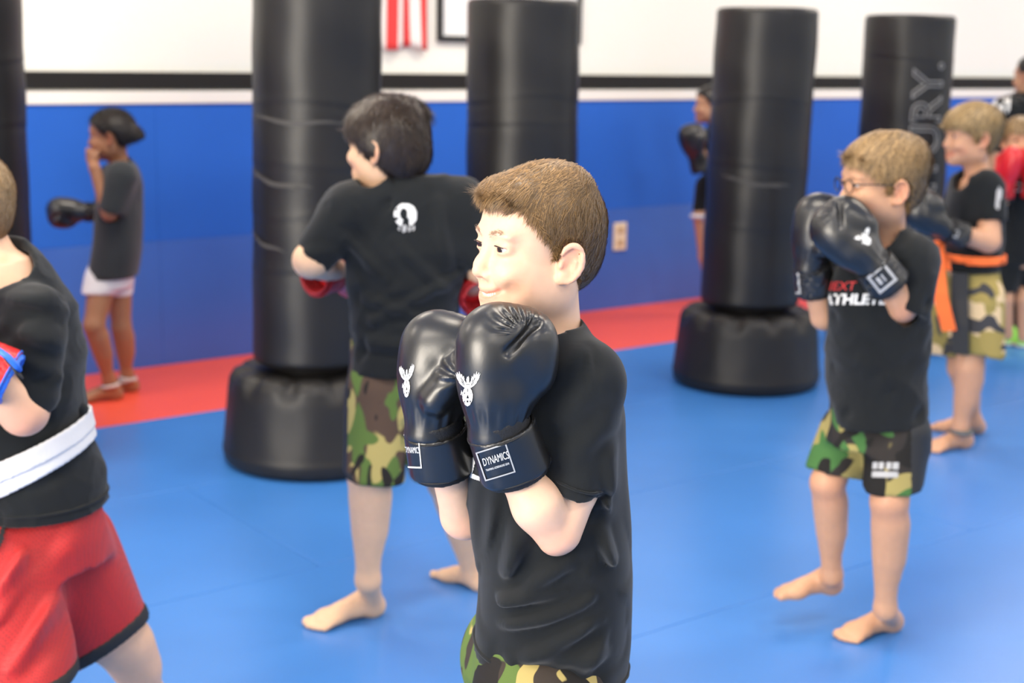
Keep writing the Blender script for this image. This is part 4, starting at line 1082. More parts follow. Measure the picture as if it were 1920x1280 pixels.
# ---------------------------------------------------------------- boy in glasses
pe = empty('person', (1.017, 3.684, 0), 'boy in glasses with raised black gloves, lettered black t-shirt and camouflage shorts', 'person')
hfE = yawpitch((0.902, 3.5, 1.205), 190, -3, 0, 1.10)
torsoE = [((0.883, 3.5, 1.084), (0.976, 3.5, 1.086), .052), ((0.84, 3.5, 1.033), (1.014, 3.5, 1.036), .095), ((0.799, 3.5, 0.951), (1.036, 3.5, 0.956), .115), ((0.791, 3.5, 0.856), (1.043, 3.5, 0.861), .120),
          ((0.803, 3.5, 0.746), (1.049, 3.5, 0.751), .122), ((0.814, 3.5, 0.663), (1.057, 3.5, 0.668), .125), ((0.811, 3.5, 0.537), (1.068, 3.5, 0.541), .128)]
sE = tee(pe, torsoE, [((0.98, 3.44, 1.017), (0.962, 3.4, 0.898), .062, .050, (0.962, 3.4, 0.902), (-.25, 0, -.97)), ((0.873, 3.6, 0.992), (0.828, 3.58, 0.87), .060, .048, (0.829, 3.58, 0.877), (-.3, 0, -.95))],
         ((0.936, 3.5, 0.607), (.10, .05, -1)), m_cotton, h=.006, disp=folds(51, .013, 4.4), holes=[cone((0.895, 3.48, 1.037), (0.902, 3.49, 1.155), .060, .055)])
m_camoE = camo('camo_dark', [(0.030, 0.026, 0.024), (0.34, 0.28, 0.10), (0.060, 0.155, 0.045), (0.016, 0.015, 0.014)], 7.0, 9.0, th=(.525, .54, .57))
pants(pe, [((0.817, 3.5, 0.663), (1.044, 3.5, 0.667), .085), ((0.816, 3.5, 0.593), (1.052, 3.5, 0.598), .098), ((0.811, 3.5, 0.537), (1.065, 3.5, 0.541), .112)],
      [((0.884, 3.57, 0.547), (0.84, 3.54, 0.428), .078, .070, (0.839, 3.54, 0.448), (-.16, 0, -1)), ((0.976, 3.45, 0.568), (0.964, 3.41, 0.433), .080, .080, (0.963, 3.41, 0.451), (.06, 0, -1))], m_camoE, h=.006, amp=.007, seed=33)
m_nyl = mat('black_nylon', (.012, .0125, .014), .6)
xe = (0.987, 3.4, 0.527)[0]; panel([o for o in pe.children if o.name.startswith('shorts')][0], m_nyl, lambda c: c.x > xe)
kE, aE = (0.827, 3.53, 0.421), (0.871, 3.6, 0.142); kE2, aE2 = (0.949, 3.38, 0.421), (0.97, 3.42, 0.12)
PE = [('+', inset_loft(torsoE[1:-1], .035), 0)] + limb(((0.886, 3.56, 0.564), .058), (kE, .043)) + calf(kE, aE, .041, .026, (1, .2, 0)) + limb(((0.972, 3.44, 0.584), .056), (kE2, .045)) + calf(kE2, aE2, .043, .027, (1, .1, 0)) \
   + limb(((0.981, 3.44, 1.011), .040), ((0.951, 3.4, 0.915), .037)) + limb(((0.951, 3.4, 0.91), .038), ((0.904, 3.38, 0.986), .030), k=.006) + limb(((0.873, 3.6, 0.985), .038), ((0.795, 3.55, 0.854), .034)) + limb(((0.795, 3.55, 0.858), .034), ((0.755, 3.52, 0.961), .030), k=.006)
fE = foot_frame((0.892, 3.66, 0.067), (0.729, 3.6, 0.118), 1.02, pitch=3); fE2 = foot_frame((1.041, 3.574, 0), (0.9, 3.498, 0), 1.0)
PE += foot_prims(fE, False) + foot_prims(fE2, True)
PE += limb((aE, .026), (to_world(fE, (.008, 0, .03)), .024)) + limb((aE2, .027), (to_world(fE2, (.008, 0, .03)), .024))
body(pe, hfE, PE, SKIN_MID, h=(.004, .006), neck_to=(0.93, 3.51, 1.053), neck_r=.041, spots=[(kE, .05, .5), (kE2, .05, .5), ((0.957, 3.38, 0.895), .04, .5)])
eyes(pe, hfE)
m_hairE = hair_mat('sandy_hair', (0.34, 0.215, 0.095))
HE = ([-.12, -.08, -.05, -.038, -.033, -.028, -.004, .000, .008, .016, .03, .05, .06, .075, .10], [-.035, -.068, -.070, -.055, -.004, .010, .010, -.008, -.014, .004, .020, .044, .056, .060, .058])
cp, V, N = hair_cap(pe, hfE, m_hairE, HE, (.010, .014), .0045, extra=[ell((-.05, 0, .05), (.06, .074, .055), hfE)])
strands('hair_strands', V, N, hfE, lambda l: comb(l) + np.stack([0 * l[:, 0], .6 + 0 * l[:, 0], 0 * l[:, 0]], 1) * (l[:, 2:3] > .05), lambda l: .022 + .012 * (l[:, 2] > .03), m_hairE, cp, 16000, 9, .0009, .2, lambda l: l[:, 2] > np.interp(l[:, 0], HE[0], HE[1]) - .003, clump=.014, curl=.2)
def glasses(root, fr, material):
    g = empty('glasses', (0, 0, 0)); g.parent = root
    g.location = -root.location
    for sg in (1, -1):
        pts = [to_world(fr, (.0900 - .10 * max(0, abs(.031 + .021 * math.cos(t)) - .02) ** 1.0, sg * (.0315 + .0205 * math.cos(t)), -.002 + .0145 * math.sin(t) * (1 if math.sin(t) > 0 else 1.1))) for t in np.linspace(0, 2 * math.pi, 28, endpoint=False)]
        swept('rim', pts, .0016, material, g, 6, closed=True)
        swept('temple', [to_world(fr, p) for p in ((.086, sg * .052, .004), (.070, sg * .068, .004), (.030, sg * .0745, .002), (-.005, sg * .0760, .000), (-.020, sg * .076, -.008))], .0015, material, g, 6)
    swept('bridge', [to_world(fr, p) for p in ((.0892, .0115, .000), (.0920, 0, .003), (.0892, -.0115, .000))], .0014, material, g, 6)
    return g
glasses(pe, hfE, mat('glasses_black', (.02, .02, .022), .3))
ax1 = nrm(np.array((0.766, 3.4, 1.126)) - np.array((0.879, 3.36, 1.017)))
gfe = (*frame((0.861, 3.36, 1.024), ax1, (.55, .15, .8)), 1.0)
cfe = (*frame((0.858, 3.36, 1.027), nrm(np.array((0.866, 3.36, 1.024)) - np.array((0.913, 3.37, 0.969))), (.55, .15, .8)), .98)
g1, c1, s1 = glove(pe, gfe, .0045, -1, cfr=cfe)
ax2 = nrm(np.array((0.759, 3.5, 1.125)) - np.array((0.742, 3.5, 1.004)))
gfe2 = (*frame((0.749, 3.52, 0.995), ax2, (1, -.2, 0)), .98)
cfe2 = (*frame((0.749, 3.52, 0.995), nrm(np.array((0.749, 3.52, 1.002)) - np.array((0.775, 3.54, 0.903))), (1, -.2, 0)), .95)
g2, c2, s2 = glove(pe, gfe2, .0045, 1, cfr=cfe2)
emblem(g1, (0.824, 3.3, 1.09), (.6, 0, .5), (-.45, 0, .6), SIGHT((0.824, 3.3, 1.09)), tree_of(g1), .021, res=.09)
q_, f_ = quad_frame(.026, .026, .0070); tr_ = tree_of(s1)
a45 = math.radians(42); drape('label_border', q_, f_, (0.87, 3.3, 0.995), (math.cos(a45), 0, math.sin(a45)), (-math.sin(a45), 0, math.cos(a45)), SIGHT((0.87, 3.3, 0.995)), tr_, m_pgrey, s1, .002)
q_, f_ = poly_grid([[(-.012, -.010), (-.004, -.010), (-.004, .010), (-.012, .010)], [(.002, -.010), (.006, -.010), (.006, .010), (.002, .010)]], .002)
drape('label_mark', q_, f_, (0.87, 3.3, 0.995), (math.cos(a45), 0, math.sin(a45)), (-math.sin(a45), 0, math.cos(a45)), SIGHT((0.87, 3.3, 0.995)), tr_, m_pgrey, s1, .002)
q_, f_ = quad_frame(.010, .030, .004); drape('label_border', q_, f_, (0.698, 3.45, 0.96), (1, 0, 0), (-.15, 0, 1), SIGHT((0.698, 3.45, 0.96)), tree_of(s2), m_pgrey, s2, .002)
tE = tree_of(sE)
text_drape(sE, 'NEXT', .031, (0.769, 3.3, 0.974), (1.0, 0, .02), (0, 0, 1), SIGHT((0.769, 3.3, 0.974)), tE, m_pred, shear=.2, width=1.0)
text_drape(sE, 'ATHLETE', .036, (0.808, 3.3, 0.943), (1.0, 0, .02), (0, 0, 1), SIGHT((0.808, 3.3, 0.943)), tE, m_print, shear=.1, width=1.05, bold=.0012)
q_, f_ = poly_grid([[(-.032, -.006), (.032, -.006), (.032, -.020), (-.032, -.020)], [(-.032, .000), (-.020, .000), (-.020, .020), (-.032, .020)], [(-.016, .0), (-.004, .0), (-.004, .018), (-.016, .018)], [(.0, .0), (.012, .0), (.012, .020), (.0, .020)], [(.016, .0), (.032, .0), (.032, .018), (.016, .018)]], .003)
drape('print_patch', q_, f_, (0.898, 3.25, 0.542), (1, 0, 0), (0, 0, 1), SIGHT((0.898, 3.25, 0.542)), tree_of([o for o in pe.children if o.name.startswith('shorts')][0]), m_pgrey, [o for o in pe.children if o.name.startswith('shorts')][0], .002)

# ---------------------------------------------------------------- boy with orange belt
pf = empty('person', (1.806, 5.486, 0), 'boy with orange belt and tan camouflage shorts holding out a black glove', 'person')
hfF = yawpitch((1.727, 5.42, 1.229), 188, -2, 0, 1.10)
torsoF = [((1.701, 5.42, 1.1), (1.798, 5.42, 1.101), .055), ((1.68, 5.42, 1.059), (1.834, 5.42, 1.061), .10), ((1.67, 5.42, 0.969), (1.856, 5.42, 0.972), .125), ((1.668, 5.42, 0.845), (1.869, 5.42, 0.849), .125), ((1.66, 5.42, 0.742), (1.874, 5.42, 0.746), .125), ((1.656, 5.42, 0.679), (1.879, 5.42, 0.683), .13)]
sF = tee(pf, torsoF, [((1.778, 5.34, 1.035), (1.79, 5.3, 0.903), .066, .056, (1.789, 5.3, 0.919), (.0, 0, -1)), ((1.744, 5.52, 1.018), (1.723, 5.52, 0.897), .062, .052, (1.724, 5.52, 0.907), (-.2, 0, -1))],
         ((1.759, 5.42, 0.71), (0, 0, -1)), m_cotton, h=.009, disp=folds(61, .012, 4.2), holes=[cone((1.726, 5.4, 1.063), (1.733, 5.41, 1.163), .062, .058)])
m_camoF = camo('camo_tan', [(0.27, 0.22, 0.070), (0.62, 0.47, 0.28), (0.32, 0.25, 0.08), (0.050, 0.050, 0.055)], 6.5, 13.0, th=(.52, .60, .60))
shF = pants(pf, [((1.654, 5.42, 0.762), (1.868, 5.42, 0.766), .105), ((1.652, 5.42, 0.679), (1.883, 5.42, 0.683), .12), ((1.655, 5.42, 0.595), (1.893, 5.42, 0.6), .12)],
      [((1.796, 5.36, 0.608), (1.809, 5.34, 0.378), .092, .098, (1.807, 5.34, 0.395), (0, 0, -1)), ((1.748, 5.52, 0.58), (1.738, 5.52, 0.338), .085, .085, (1.736, 5.52, 0.359), (0, 0, -1))], m_camoF, h=.009, seed=35)
kF, aF = (1.771, 5.34, 0.339), (1.759, 5.36, 0.099); kF2, aF2 = (1.786, 5.5, 0.304), (1.89, 5.58, 0.065)
PF = [('+', inset_loft(torsoF[1:], .03), 0)] + limb(((1.79, 5.36, 0.608), .062), (kF, .052)) + calf(kF, aF, .050, .030, (1, .2, 0)) + limb(((1.759, 5.52, 0.58), .062), (kF2, .048)) + calf(kF2, aF2, .046, .029, (1, .2, 0)) \
   + limb(((1.782, 5.34, 1.027), .042), ((1.786, 5.29, 0.84), .045)) + limb(((1.784, 5.29, 0.84), .044), ((1.654, 5.22, 0.87), .031), k=.01) + limb(((1.747, 5.52, 1.01), .042), ((1.747, 5.52, 0.855), .038), ((1.659, 5.44, 0.874), .03))
fF, fF2 = foot_frame((1.812, 5.423, 0), (1.664, 5.352, 0), 1.12), foot_frame((1.933, 5.641, 0), (1.8, 5.682, 0), 1.10)
PF += foot_prims(fF, True) + foot_prims(fF2, False) + limb((aF, .030), (to_world(fF, (.008, 0, .03)), .026)) + limb((aF2, .029), (to_world(fF2, (.008, 0, .03)), .026))
body(pf, hfF, PF, (0.58, 0.31, 0.185), h=(.0055, .009), neck_to=(1.767, 5.43, 1.072), neck_r=.042); eyes(pf, hfF)
m_hairF = hair_mat('blond_brown_hair', (0.36, 0.24, 0.105))
HF = ([-.12, -.08, -.05, -.038, -.033, -.028, -.004, .000, .008, .016, .03, .05, .06, .075, .10], [-.035, -.060, -.060, -.050, -.004, .004, .004, -.010, -.018, -.004, .016, .030, .032, .030, .028])
cp, V, N = hair_cap(pf, hfF, m_hairF, HF, (.014, .014), .006, extra=[ell((-.04, 0, .04), (.07, .080, .06), hfF)])
strands('hair_strands', V, N, hfF, comb, lambda l: .026 + 0 * l[:, 0], m_hairF, cp, 7000, 10, .0014, .15, None, clump=.016)
gff = (*frame((1.59, 5.2, 0.896), nrm(np.array((1.487, 5.2, 0.965)) - np.array((1.59, 5.2, 0.896))), (.2, .1, 1)), .98)
cff = (*frame((1.595, 5.2, 0.892), nrm(np.array((1.587, 5.2, 0.895)) - np.array((1.654, 5.22, 0.868))), (.2, .1, 1)), .98)
g1, c1, s1 = glove(pf, gff, .007, -1, cfr=cff)
q_, f_ = quad_frame(.013, .013, .004); drape('label_border', q_, f_, (1.596, 5.1, 0.89), (1, 0, -.3), (.3, 0, 1), SIGHT((1.596, 5.1, 0.89)), tree_of(s1), m_pgrey, s1, .003)
m_orange = mat('orange_belt', (0.95, 0.17, 0.03), .75, bump=(300, .3, .001))
b_ = belt_band(pf, [silh(torsoF)], (1.755, 5.42, 0.764), (.02, 0, 1), .036, .010, m_orange, h=.008, thick=.010)
def ribbon(name, pts, wdir, w_, material, parent, t=.004):
    V = []; n = len(pts)
    for i, p in enumerate(pts):
        p = np.array(p, float); d = nrm(np.array(pts[min(i + 1, n - 1)]) - np.array(pts[max(i - 1, 0)])); wv = nrm(wdir); nn = nrm(np.cross(d, wv))
        for a, b in ((-1, -1), (1, -1), (1, 1), (-1, 1)): V.append(p + wv * w_ / 2 * a + nn * t / 2 * b)
    Fc = [[i * 4 + k, i * 4 + (k + 1) % 4, (i + 1) * 4 + (k + 1) % 4, (i + 1) * 4 + k] for i in range(n - 1) for k in range(4)] + [[3, 2, 1, 0], [(n - 1) * 4 + k for k in range(4)]]
    return mesh_obj(name, V, Fc, material, parent, smooth=False)
ribbon('belt_tail', [(1.587, 5.27, 0.819), (1.589, 5.25, 0.745), (1.601, 5.235, 0.646), (1.627, 5.235, 0.566), (1.649, 5.24, 0.504)], (1, -.15, .12), .052, m_orange, b_)
ribbon('belt_tail', [(1.608, 5.3, 0.799), (1.621, 5.28, 0.761), (1.624, 5.27, 0.732)], (1, -.3, -.2), .045, m_orange, b_)
kn = Field([ell((1.592, 5.28, 0.817), (.030, .020, .024))], .005, .02); kn.add(ell((1.592, 5.28, 0.817), (.030, .020, .024)), 0); V, Q = kn.mesh(1); mesh_obj('belt_knot', V, Q, m_orange, b_)
def anklet(root, c, r, material, name='anklet', rr=.006, tilt=.0):
    pts = [np.array(c) + (r * math.cos(t), r * math.sin(t), tilt * math.cos(t)) for t in np.linspace(0, 2 * math.pi, 26, endpoint=False)]
    return swept(name, pts, rr, material, root, 6, closed=True)
anklet(pf, (1.767, 5.36, 0.082), .036, mat('grey_band', (.10, .11, .11), .6), rr=.010)
q_, f_ = poly_grid([[(-.010, -.035), (.010, -.04), (.012, .03), (.0, .045), (-.010, .03)]], .006); drape('sleeve_print', q_, f_, (1.776, 5.2, 1.009), (.8, 0, 0), (0, 0, 1), SIGHT((1.776, 5.2, 1.009)), tree_of(sF), m_pgrey, sF, .003)
ribbon('side_stripe', [(1.688, 5.29, 0.716), (1.692, 5.285, 0.619), (1.698, 5.27, 0.519), (1.707, 5.265, 0.409)], (1, -.25, 0), .062, mat('black_nylon', (.016, .017, .02), .7), shF, .012)

# ---------------------------------------------------------------- girl by the wall
pa = empty('person', (-1.75, 5.981, 0), 'girl in dark grey t-shirt and white shorts standing by the blue wall, hand at mouth', 'person')
hfG = yawpitch((-1.692, 5.95, 1.139), 182, -4, 0, 1.0)
torsoG = [((-1.698, 5.95, 1.05), (-1.622, 5.95, 1.051), .050), ((-1.722, 5.95, 1.005), (-1.588, 5.95, 1.007), .09), ((-1.753, 5.95, 0.92), (-1.573, 5.95, 0.923), .115), ((-1.766, 5.95, 0.807), (-1.575, 5.95, 0.81), .118), ((-1.786, 5.95, 0.648), (-1.587, 5.95, 0.651), .12), ((-1.806, 5.95, 0.51), (-1.603, 5.95, 0.513), .125)]
sG = tee(pa, torsoG, [((-1.63, 5.87, 0.973), (-1.669, 5.83, 0.822), .068, .052, (-1.664, 5.83, 0.835), (-.35, 0, -.93)), ((-1.707, 6.04, 0.957), (-1.741, 6.02, 0.818), .062, .052, (-1.735, 6.02, 0.834), (-.25, 0, -.95))],
         ((-1.705, 5.95, 0.537), (.06, 0, -1)), m_cotton_grey, h=.009, disp=folds(71, .007, 3.2), holes=[cone((-1.67, 5.94, 1.007), (-1.675, 5.94, 1.122), .058, .052)])
pants(pa, [((-1.792, 5.95, 0.613), (-1.615, 5.95, 0.616), .10), ((-1.809, 5.95, 0.544), (-1.622, 5.95, 0.548), .11), ((-1.815, 5.95, 0.498), (-1.633, 5.95, 0.501), .11)],
      [((-1.74, 5.9, 0.53), (-1.756, 5.88, 0.454), .068, .066, (-1.75, 5.88, 0.476), (0, 0, -1)), ((-1.702, 6.02, 0.512), (-1.705, 6.02, 0.43), .066, .062, (-1.705, 6.02, 0.447), (0, 0, -1))], mat('white_shorts', (.80, .78, .78), .8), h=.008, amp=.004)
kA, aA = (-1.762, 5.84, 0.346), (-1.729, 5.92, 0.093); kA2, aA2 = (-1.691, 6.0, 0.305), (-1.692, 6.06, 0.09)
PAg = [('+', inset_loft(torsoG[1:], .03), 0)] + limb(((-1.736, 5.9, 0.519), .060), (kA, .043)) + calf(kA, aA, .041, .026, (1, .2, 0)) + limb(((-1.703, 6.02, 0.5), .058), (kA2, .041)) + calf(kA2, aA2, .040, .026, (1, .2, 0)) \
   + limb(((-1.63, 5.87, 0.962), .040), ((-1.672, 5.82, 0.827), .034)) + limb(((-1.675, 5.82, 0.823), .033), ((-1.732, 5.84, 1.007), .023), k=.008) + limb(((-1.707, 6.04, 0.946), .038), ((-1.73, 6.02, 0.804), .034), ((-1.794, 5.93, 0.813), .028))
# hand raised to the mouth: palm and curled fingers
hc = np.array((-1.741, 5.86, 1.047))
PAg += [('+', ell(tuple(hc), (.024, .018, .034)), .012), ('+', cone(hc + (-.004, .0, -.02), (-1.732, 5.84, 1.007), .020, .021), .012)]
for i, dz in enumerate((.026, .012, -.002, -.015)):
    b0 = hc + (-.016, -.004, dz); b1 = b0 + (-.010, .012, .006); b2 = b1 + (.020, .020, .004)
    PAg += [('+', cone(b0, b1, .0085, .0080), .005), ('+', cone(b1, b2, .0080, .0068), .004)]
PAg += [('+', cone(hc + (.010, -.012, .0), hc + (.022, .004, .030), .009, .0075), .006)]
fA, fA2 = foot_frame((-1.704, 5.955, 0), (-1.827, 5.888, 0), 1.05), foot_frame((-1.674, 6.106, 0), (-1.789, 6.077, 0), 1.0)
PAg += foot_prims(fA, True) + foot_prims(fA2, False) + limb((aA, .026), (to_world(fA, (.008, 0, .03)), .024)) + limb((aA2, .026), (to_world(fA2, (.008, 0, .03)), .024))
body(pa, hfG, PAg, SKIN_BROWN, h=(.005, .008), neck_to=(-1.662, 5.96, 1.01), neck_r=.036); eyes(pa, hfG)
m_hairG = hair_mat('dark_hair', (0.022, 0.016, 0.013), rough=.35)
HG = ([-.12, -.08, -.05, -.038, -.033, -.028, -.004, .000, .008, .016, .03, .05, .06, .075, .10], [-.020, -.040, -.045, -.040, -.004, .010, .010, -.002, -.008, .006, .024, .042, .048, .052, .054])
cp, V, N = hair_cap(pa, hfG, m_hairG, HG, (.007, .009), .006, extra=[ell((-.098, 0, -.006), (.034, .040, .042), hfG)])
strands('hair_strands', V, N, hfG, lambda l: np.stack([-1 + 0 * l[:, 0], -l[:, 1] * 4, -.3 + 0 * l[:, 0]], 1), lambda l: .03 + 0 * l[:, 0], m_hairG, cp, 4000, 11, .0014, .06, None)
gfa = (*frame((-1.805, 5.93, 0.815), (-1, -.10, .02), (0, .2, -1)), .88); glove(pa, gfa, .007, 1)
m_silver = mat('silver_beads', (.62, .58, .55), .4)
anklet(pa, (-1.723, 5.92, 0.07), .034, m_silver, rr=.007, tilt=.006); anklet(pa, (-1.688, 6.06, 0.071), .034, m_silver, rr=.007, tilt=-.004); anklet(pa, (-1.688, 6.06, 0.061), .034, m_silver, rr=.005, tilt=.008)

# ---------------------------------------------------------------- boy at the left edge, partly out of frame
pb = empty('person', (-.93, 2.72, 0), 'blond boy cut off at the left edge in white belt and red mesh shorts', 'person')
hfB = yawpitch((-1.06, 2.7, 1.196), 170, 0, 0, 1.05)
torsoB = [((-1.052, 2.7, 1.127), (-0.945, 2.7, 1.129), .055), ((-1.104, 2.7, 1.092), (-0.9, 2.7, 1.096), .11), ((-1.135, 2.7, 1.013), (-0.864, 2.7, 1.018), .135), ((-1.14, 2.7, 0.929), (-0.847, 2.7, 0.934), .14), ((-1.14, 2.7, 0.854), (-0.839, 2.7, 0.86), .14),
          ((-1.142, 2.7, 0.784), (-0.849, 2.7, 0.789), .14), ((-1.148, 2.7, 0.724), (-0.833, 2.7, 0.73), .145), ((-1.157, 2.7, 0.658), (-0.814, 2.7, 0.664), .15), ((-1.164, 2.7, 0.58), (-0.813, 2.7, 0.586), .152)]
FB = [((-0.922, 2.55, 1.003), (-0.826, 2.55, 0.965), .014, .008), ((-0.915, 2.55, 0.954), (-0.838, 2.55, 0.904), .012, .008), ((-0.939, 2.55, 1.043), (-0.842, 2.55, 1.045), .014, .007), ((-0.89, 2.55, 0.863), (-0.799, 2.55, 0.905), .012, .008), ((-0.918, 2.55, 0.697), (-0.786, 2.55, 0.741), .012, .009), ((-0.857, 2.55, 0.719), (-0.779, 2.55, 0.679), .012, .008), ((-0.952, 2.55, 0.821), (-0.83, 2.55, 0.864), .012, .007)]
dB = folds(81, .012, 4.6)
def dispB(X, Y, Z):
    d = dB(X, Y, Z)
    for a, b, w_, h_ in FB:
        dist, t = seg_d(X, Y, Z, a, b, (1, .3, 1)); d = d + 1.5 * h_ * np.exp(-(dist / w_) ** 2) * np.sin(np.clip(t, .04, .96) * math.pi) - .7 * h_ * np.exp(-((dist - 1.9 * w_) / w_) ** 2)
    return d - .014 * np.exp(-((Z - ZB - (X - XB) * .46) / .022) ** 2)
XB, _, ZB = (-0.948, 2.7, 0.706)
slB = ((-0.902, 2.6, 0.996), (-0.906, 2.55, 0.847), .072, .062, (-0.89, 2.55, 0.863), (-.72, .0, -.66))
sB = tee(pb, torsoB, [slB, ((-1.134, 2.8, 0.996), (-1.172, 2.8, 0.819), .074, .060, (-1.169, 2.8, 0.842), (-.2, 0, -1))], ((-0.985, 2.7, 0.603), (-.02, .02, -1)), m_cotton, h=.0055, disp=dispB, holes=[cone((-0.99, 2.64, 1.106), (-1.028, 2.69, 1.182), .082, .075)])
hem_ring('bottom_hem', sB, [silh(torsoB, n=2.3)], (-0.985, 2.7, 0.603), (-.02, .02, -1), .003, m_cotton, off=.024, disp=dispB)
m_belt = mat('white_belt', (.66, .66, .68), .8, bump=(180, .6, .0015))
nb = nrm((-.46, -.06, 1)); bb = belt_band(pb, [silh(torsoB, n=2.3)], (-0.949, 2.7, 0.697), nb, .040, .000, m_belt, h=.004, thick=.008)
belt_band(pb, [silh(torsoB, n=2.3)], (-0.958, 2.7, 0.721), nrm((-.40, -.06, 1)), .038, .004, m_belt, h=.004, thick=.008)
kn = ell((-0.853, 2.7, 0.801), (.022, .020, .014), rot=(0, 20, 0)); F = Field([kn], .004, .02); F.add(kn, 0); V, Q = F.mesh(1); mesh_obj('bunched_cloth', V, Q, m_cotton, sB)
# red mesh shorts
m_mesh = bpy.data.materials.new('red_mesh'); m_mesh.use_nodes = True; nt = m_mesh.node_tree; b = nt.nodes['Principled BSDF']; b.inputs['Roughness'].default_value = .6; b.inputs['Sheen Weight'].default_value = .1
tc = nt.nodes.new('ShaderNodeTexCoord'); vo = nt.nodes.new('ShaderNodeTexVoronoi'); vo.inputs['Scale'].default_value = 210; vo.inputs['Randomness'].default_value = .25
nt.links.new(tc.outputs['Object'], vo.inputs['Vector']); rr_ = nt.nodes.new('ShaderNodeMapRange'); rr_.inputs[1].default_value = .22; rr_.inputs[2].default_value = .36
nt.links.new(vo.outputs['Distance'], rr_.inputs[0]); mx = nt.nodes.new('ShaderNodeMix'); mx.data_type = 'RGBA'; mx.inputs[6].default_value = (.20, .004, .006, 1); mx.inputs[7].default_value = (.46, .012, .012, 1)
nt.links.new(rr_.outputs[0], mx.inputs[0]); nt.links.new(mx.outputs[2], b.inputs['Base Color'])
bp = nt.nodes.new('ShaderNodeBump'); bp.inputs['Strength'].default_value = .5; bp.inputs['Distance'].default_value = .001; nt.links.new(rr_.outputs[0], bp.inputs['Height']); nt.links.new(bp.outputs[0], b.inputs['Normal'])
FR = [((-0.834, 2.5, 0.663), (-0.972, 2.5, 0.482), .014, .012), ((-0.767, 2.5, 0.602), (-0.918, 2.5, 0.366), .016, .012), ((-0.755, 2.5, 0.654), (-0.826, 2.5, 0.4), .016, .012), ((-0.844, 2.5, 0.652), (-0.944, 2.5, 0.451), .015, .010), ((-0.747, 2.5, 0.613), (-0.764, 2.5, 0.422), .014, .010), ((-0.895, 2.5, 0.631), (-0.989, 2.5, 0.364), .015, .010)]
def dispR(X, Y, Z):
    d = wob(X * 1.5, Y * 1.5, Z * .5, 4, 91) * .008
    for a, b_, w_, h_ in FR:
        dist, t = seg_d(X, Y, Z, a, b_, (1, .3, 1)); d = d + 1.5 * h_ * np.exp(-(dist / w_) ** 2) - .6 * h_ * np.exp(-((dist - 1.9 * w_) / w_) ** 2)
    return d
rowsR = [((-1.12, 2.7, 0.669), (-0.844, 2.7, 0.675), .11), ((-1.145, 2.7, 0.602), (-0.823, 2.7, 0.608), .125), ((-1.16, 2.7, 0.535), (-0.807, 2.7, 0.542), .145), ((-1.175, 2.7, 0.478), (-0.8, 2.7, 0.485), .150)]
legB1 = cone((-1.006, 2.62, 0.483), (-0.957, 2.54, 0.281), .135, .125); legB2 = cone((-0.932, 2.78, 0.465), (-0.847, 2.82, 0.242), .125, .098)
n1, n2 = nrm((.0, 0, -1)), nrm((.52, 0, -.86)); c1p, c2p = (-0.956, 2.54, 0.301), (-0.854, 2.82, 0.255)
V, Q = shell([silh(rowsR), cut(legB1, c1p, n1), cut(legB2, c2p, n2)], .006, .03, .010, dispR); shB = mesh_obj('shorts', V, Q, m_mesh, pb)
m_bt = mat('black_trim', (.014, .014, .015), .7)
for lg, cpt, nn in ((legB1, c1p, n1), (legB2, c2p, n2)):
    O = Field([lg], .006, .03); O.add(lg, 0); O.disp(dispR, .05); I = O.D.copy(); O.D = np.maximum(O.D - .003, -(I + .012)); O.clip(np.array(cpt) + nn * .003, nn); O.clip(np.array(cpt) - nn * .026, -nn)
    V, Q = O.mesh(1); mesh_obj('hem_trim', V, Q, m_bt, shB)
tb = tree_of(shB)
q_, f_ = poly_grid([[(-.018, -.055), (-.003, -.030), (.018, .045), (.020, .052), (.008, .030), (-.010, -.020)]], .003); drape('side_stripe', q_, f_, (-0.902, 2.4, 0.655), (1, 0, 0), (0, 0, 1), SIGHT((-0.902, 2.4, 0.655)), tb, m_bt, shB, .003)
kB, aB = (-0.82, 2.84, 0.203), (-.72, 2.98, .10); kB1, aB1 = (-0.966, 2.55, 0.276), (-.98, 2.50, .07)
PB = [('+', inset_loft(torsoB[1:-1], .035), 0)] + limb(((-0.933, 2.78, 0.442), .080), ((-0.845, 2.82, 0.279), .066)) + calf((-0.834, 2.82, 0.279), (-.785, 2.89, .10), .058, .036, (.6, .3, 0)) + limb(((-1.007, 2.62, 0.467), .08), (kB1, .062)) + calf(kB1, aB1, .058, .034, (1, 0, 0)) \
   + limb(((-0.899, 2.6, 0.982), .038), ((-0.902, 2.54, 0.837), .044)) + limb(((-1.035, 2.71, 1.108), .052), ((-0.95, 2.69, 1.019), .060), k=.03) + limb(((-0.9, 2.53, 0.835), .045), ((-0.959, 2.48, 0.928), .034), k=.01) + limb(((-1.134, 2.8, 0.996), .045), ((-1.172, 2.8, 0.819), .04), ((-1.223, 2.75, 0.874), .033))
fB1, fB2 = foot_frame((-.955, 2.50, 0), (-1.15, 2.46, 0), 1.1), foot_frame((-.770, 2.90, 0), (-.95, 2.95, 0), 1.1)
PB += foot_prims(fB1, True) + foot_prims(fB2, False) + limb((aB1, .034), (to_world(fB1, (.008, 0, .03)), .026)) + limb(((-.785, 2.89, .10), .034), (to_world(fB2, (.008, 0, .03)), .026))
body(pb, hfB, PB, SKIN_FAIR, h=(.0045, .0065), neck_to=(-1.038, 2.71, 1.082), neck_r=.052, spots=[((-0.885, 2.5, 0.81), .05, .6)]); eyes(pb, hfB)
m_hairB = hair_mat('blond_hair', (0.46, 0.30, 0.145))
cp, V, N = hair_cap(pb, hfB, m_hairB, HLINE, (.004, .006), .004)
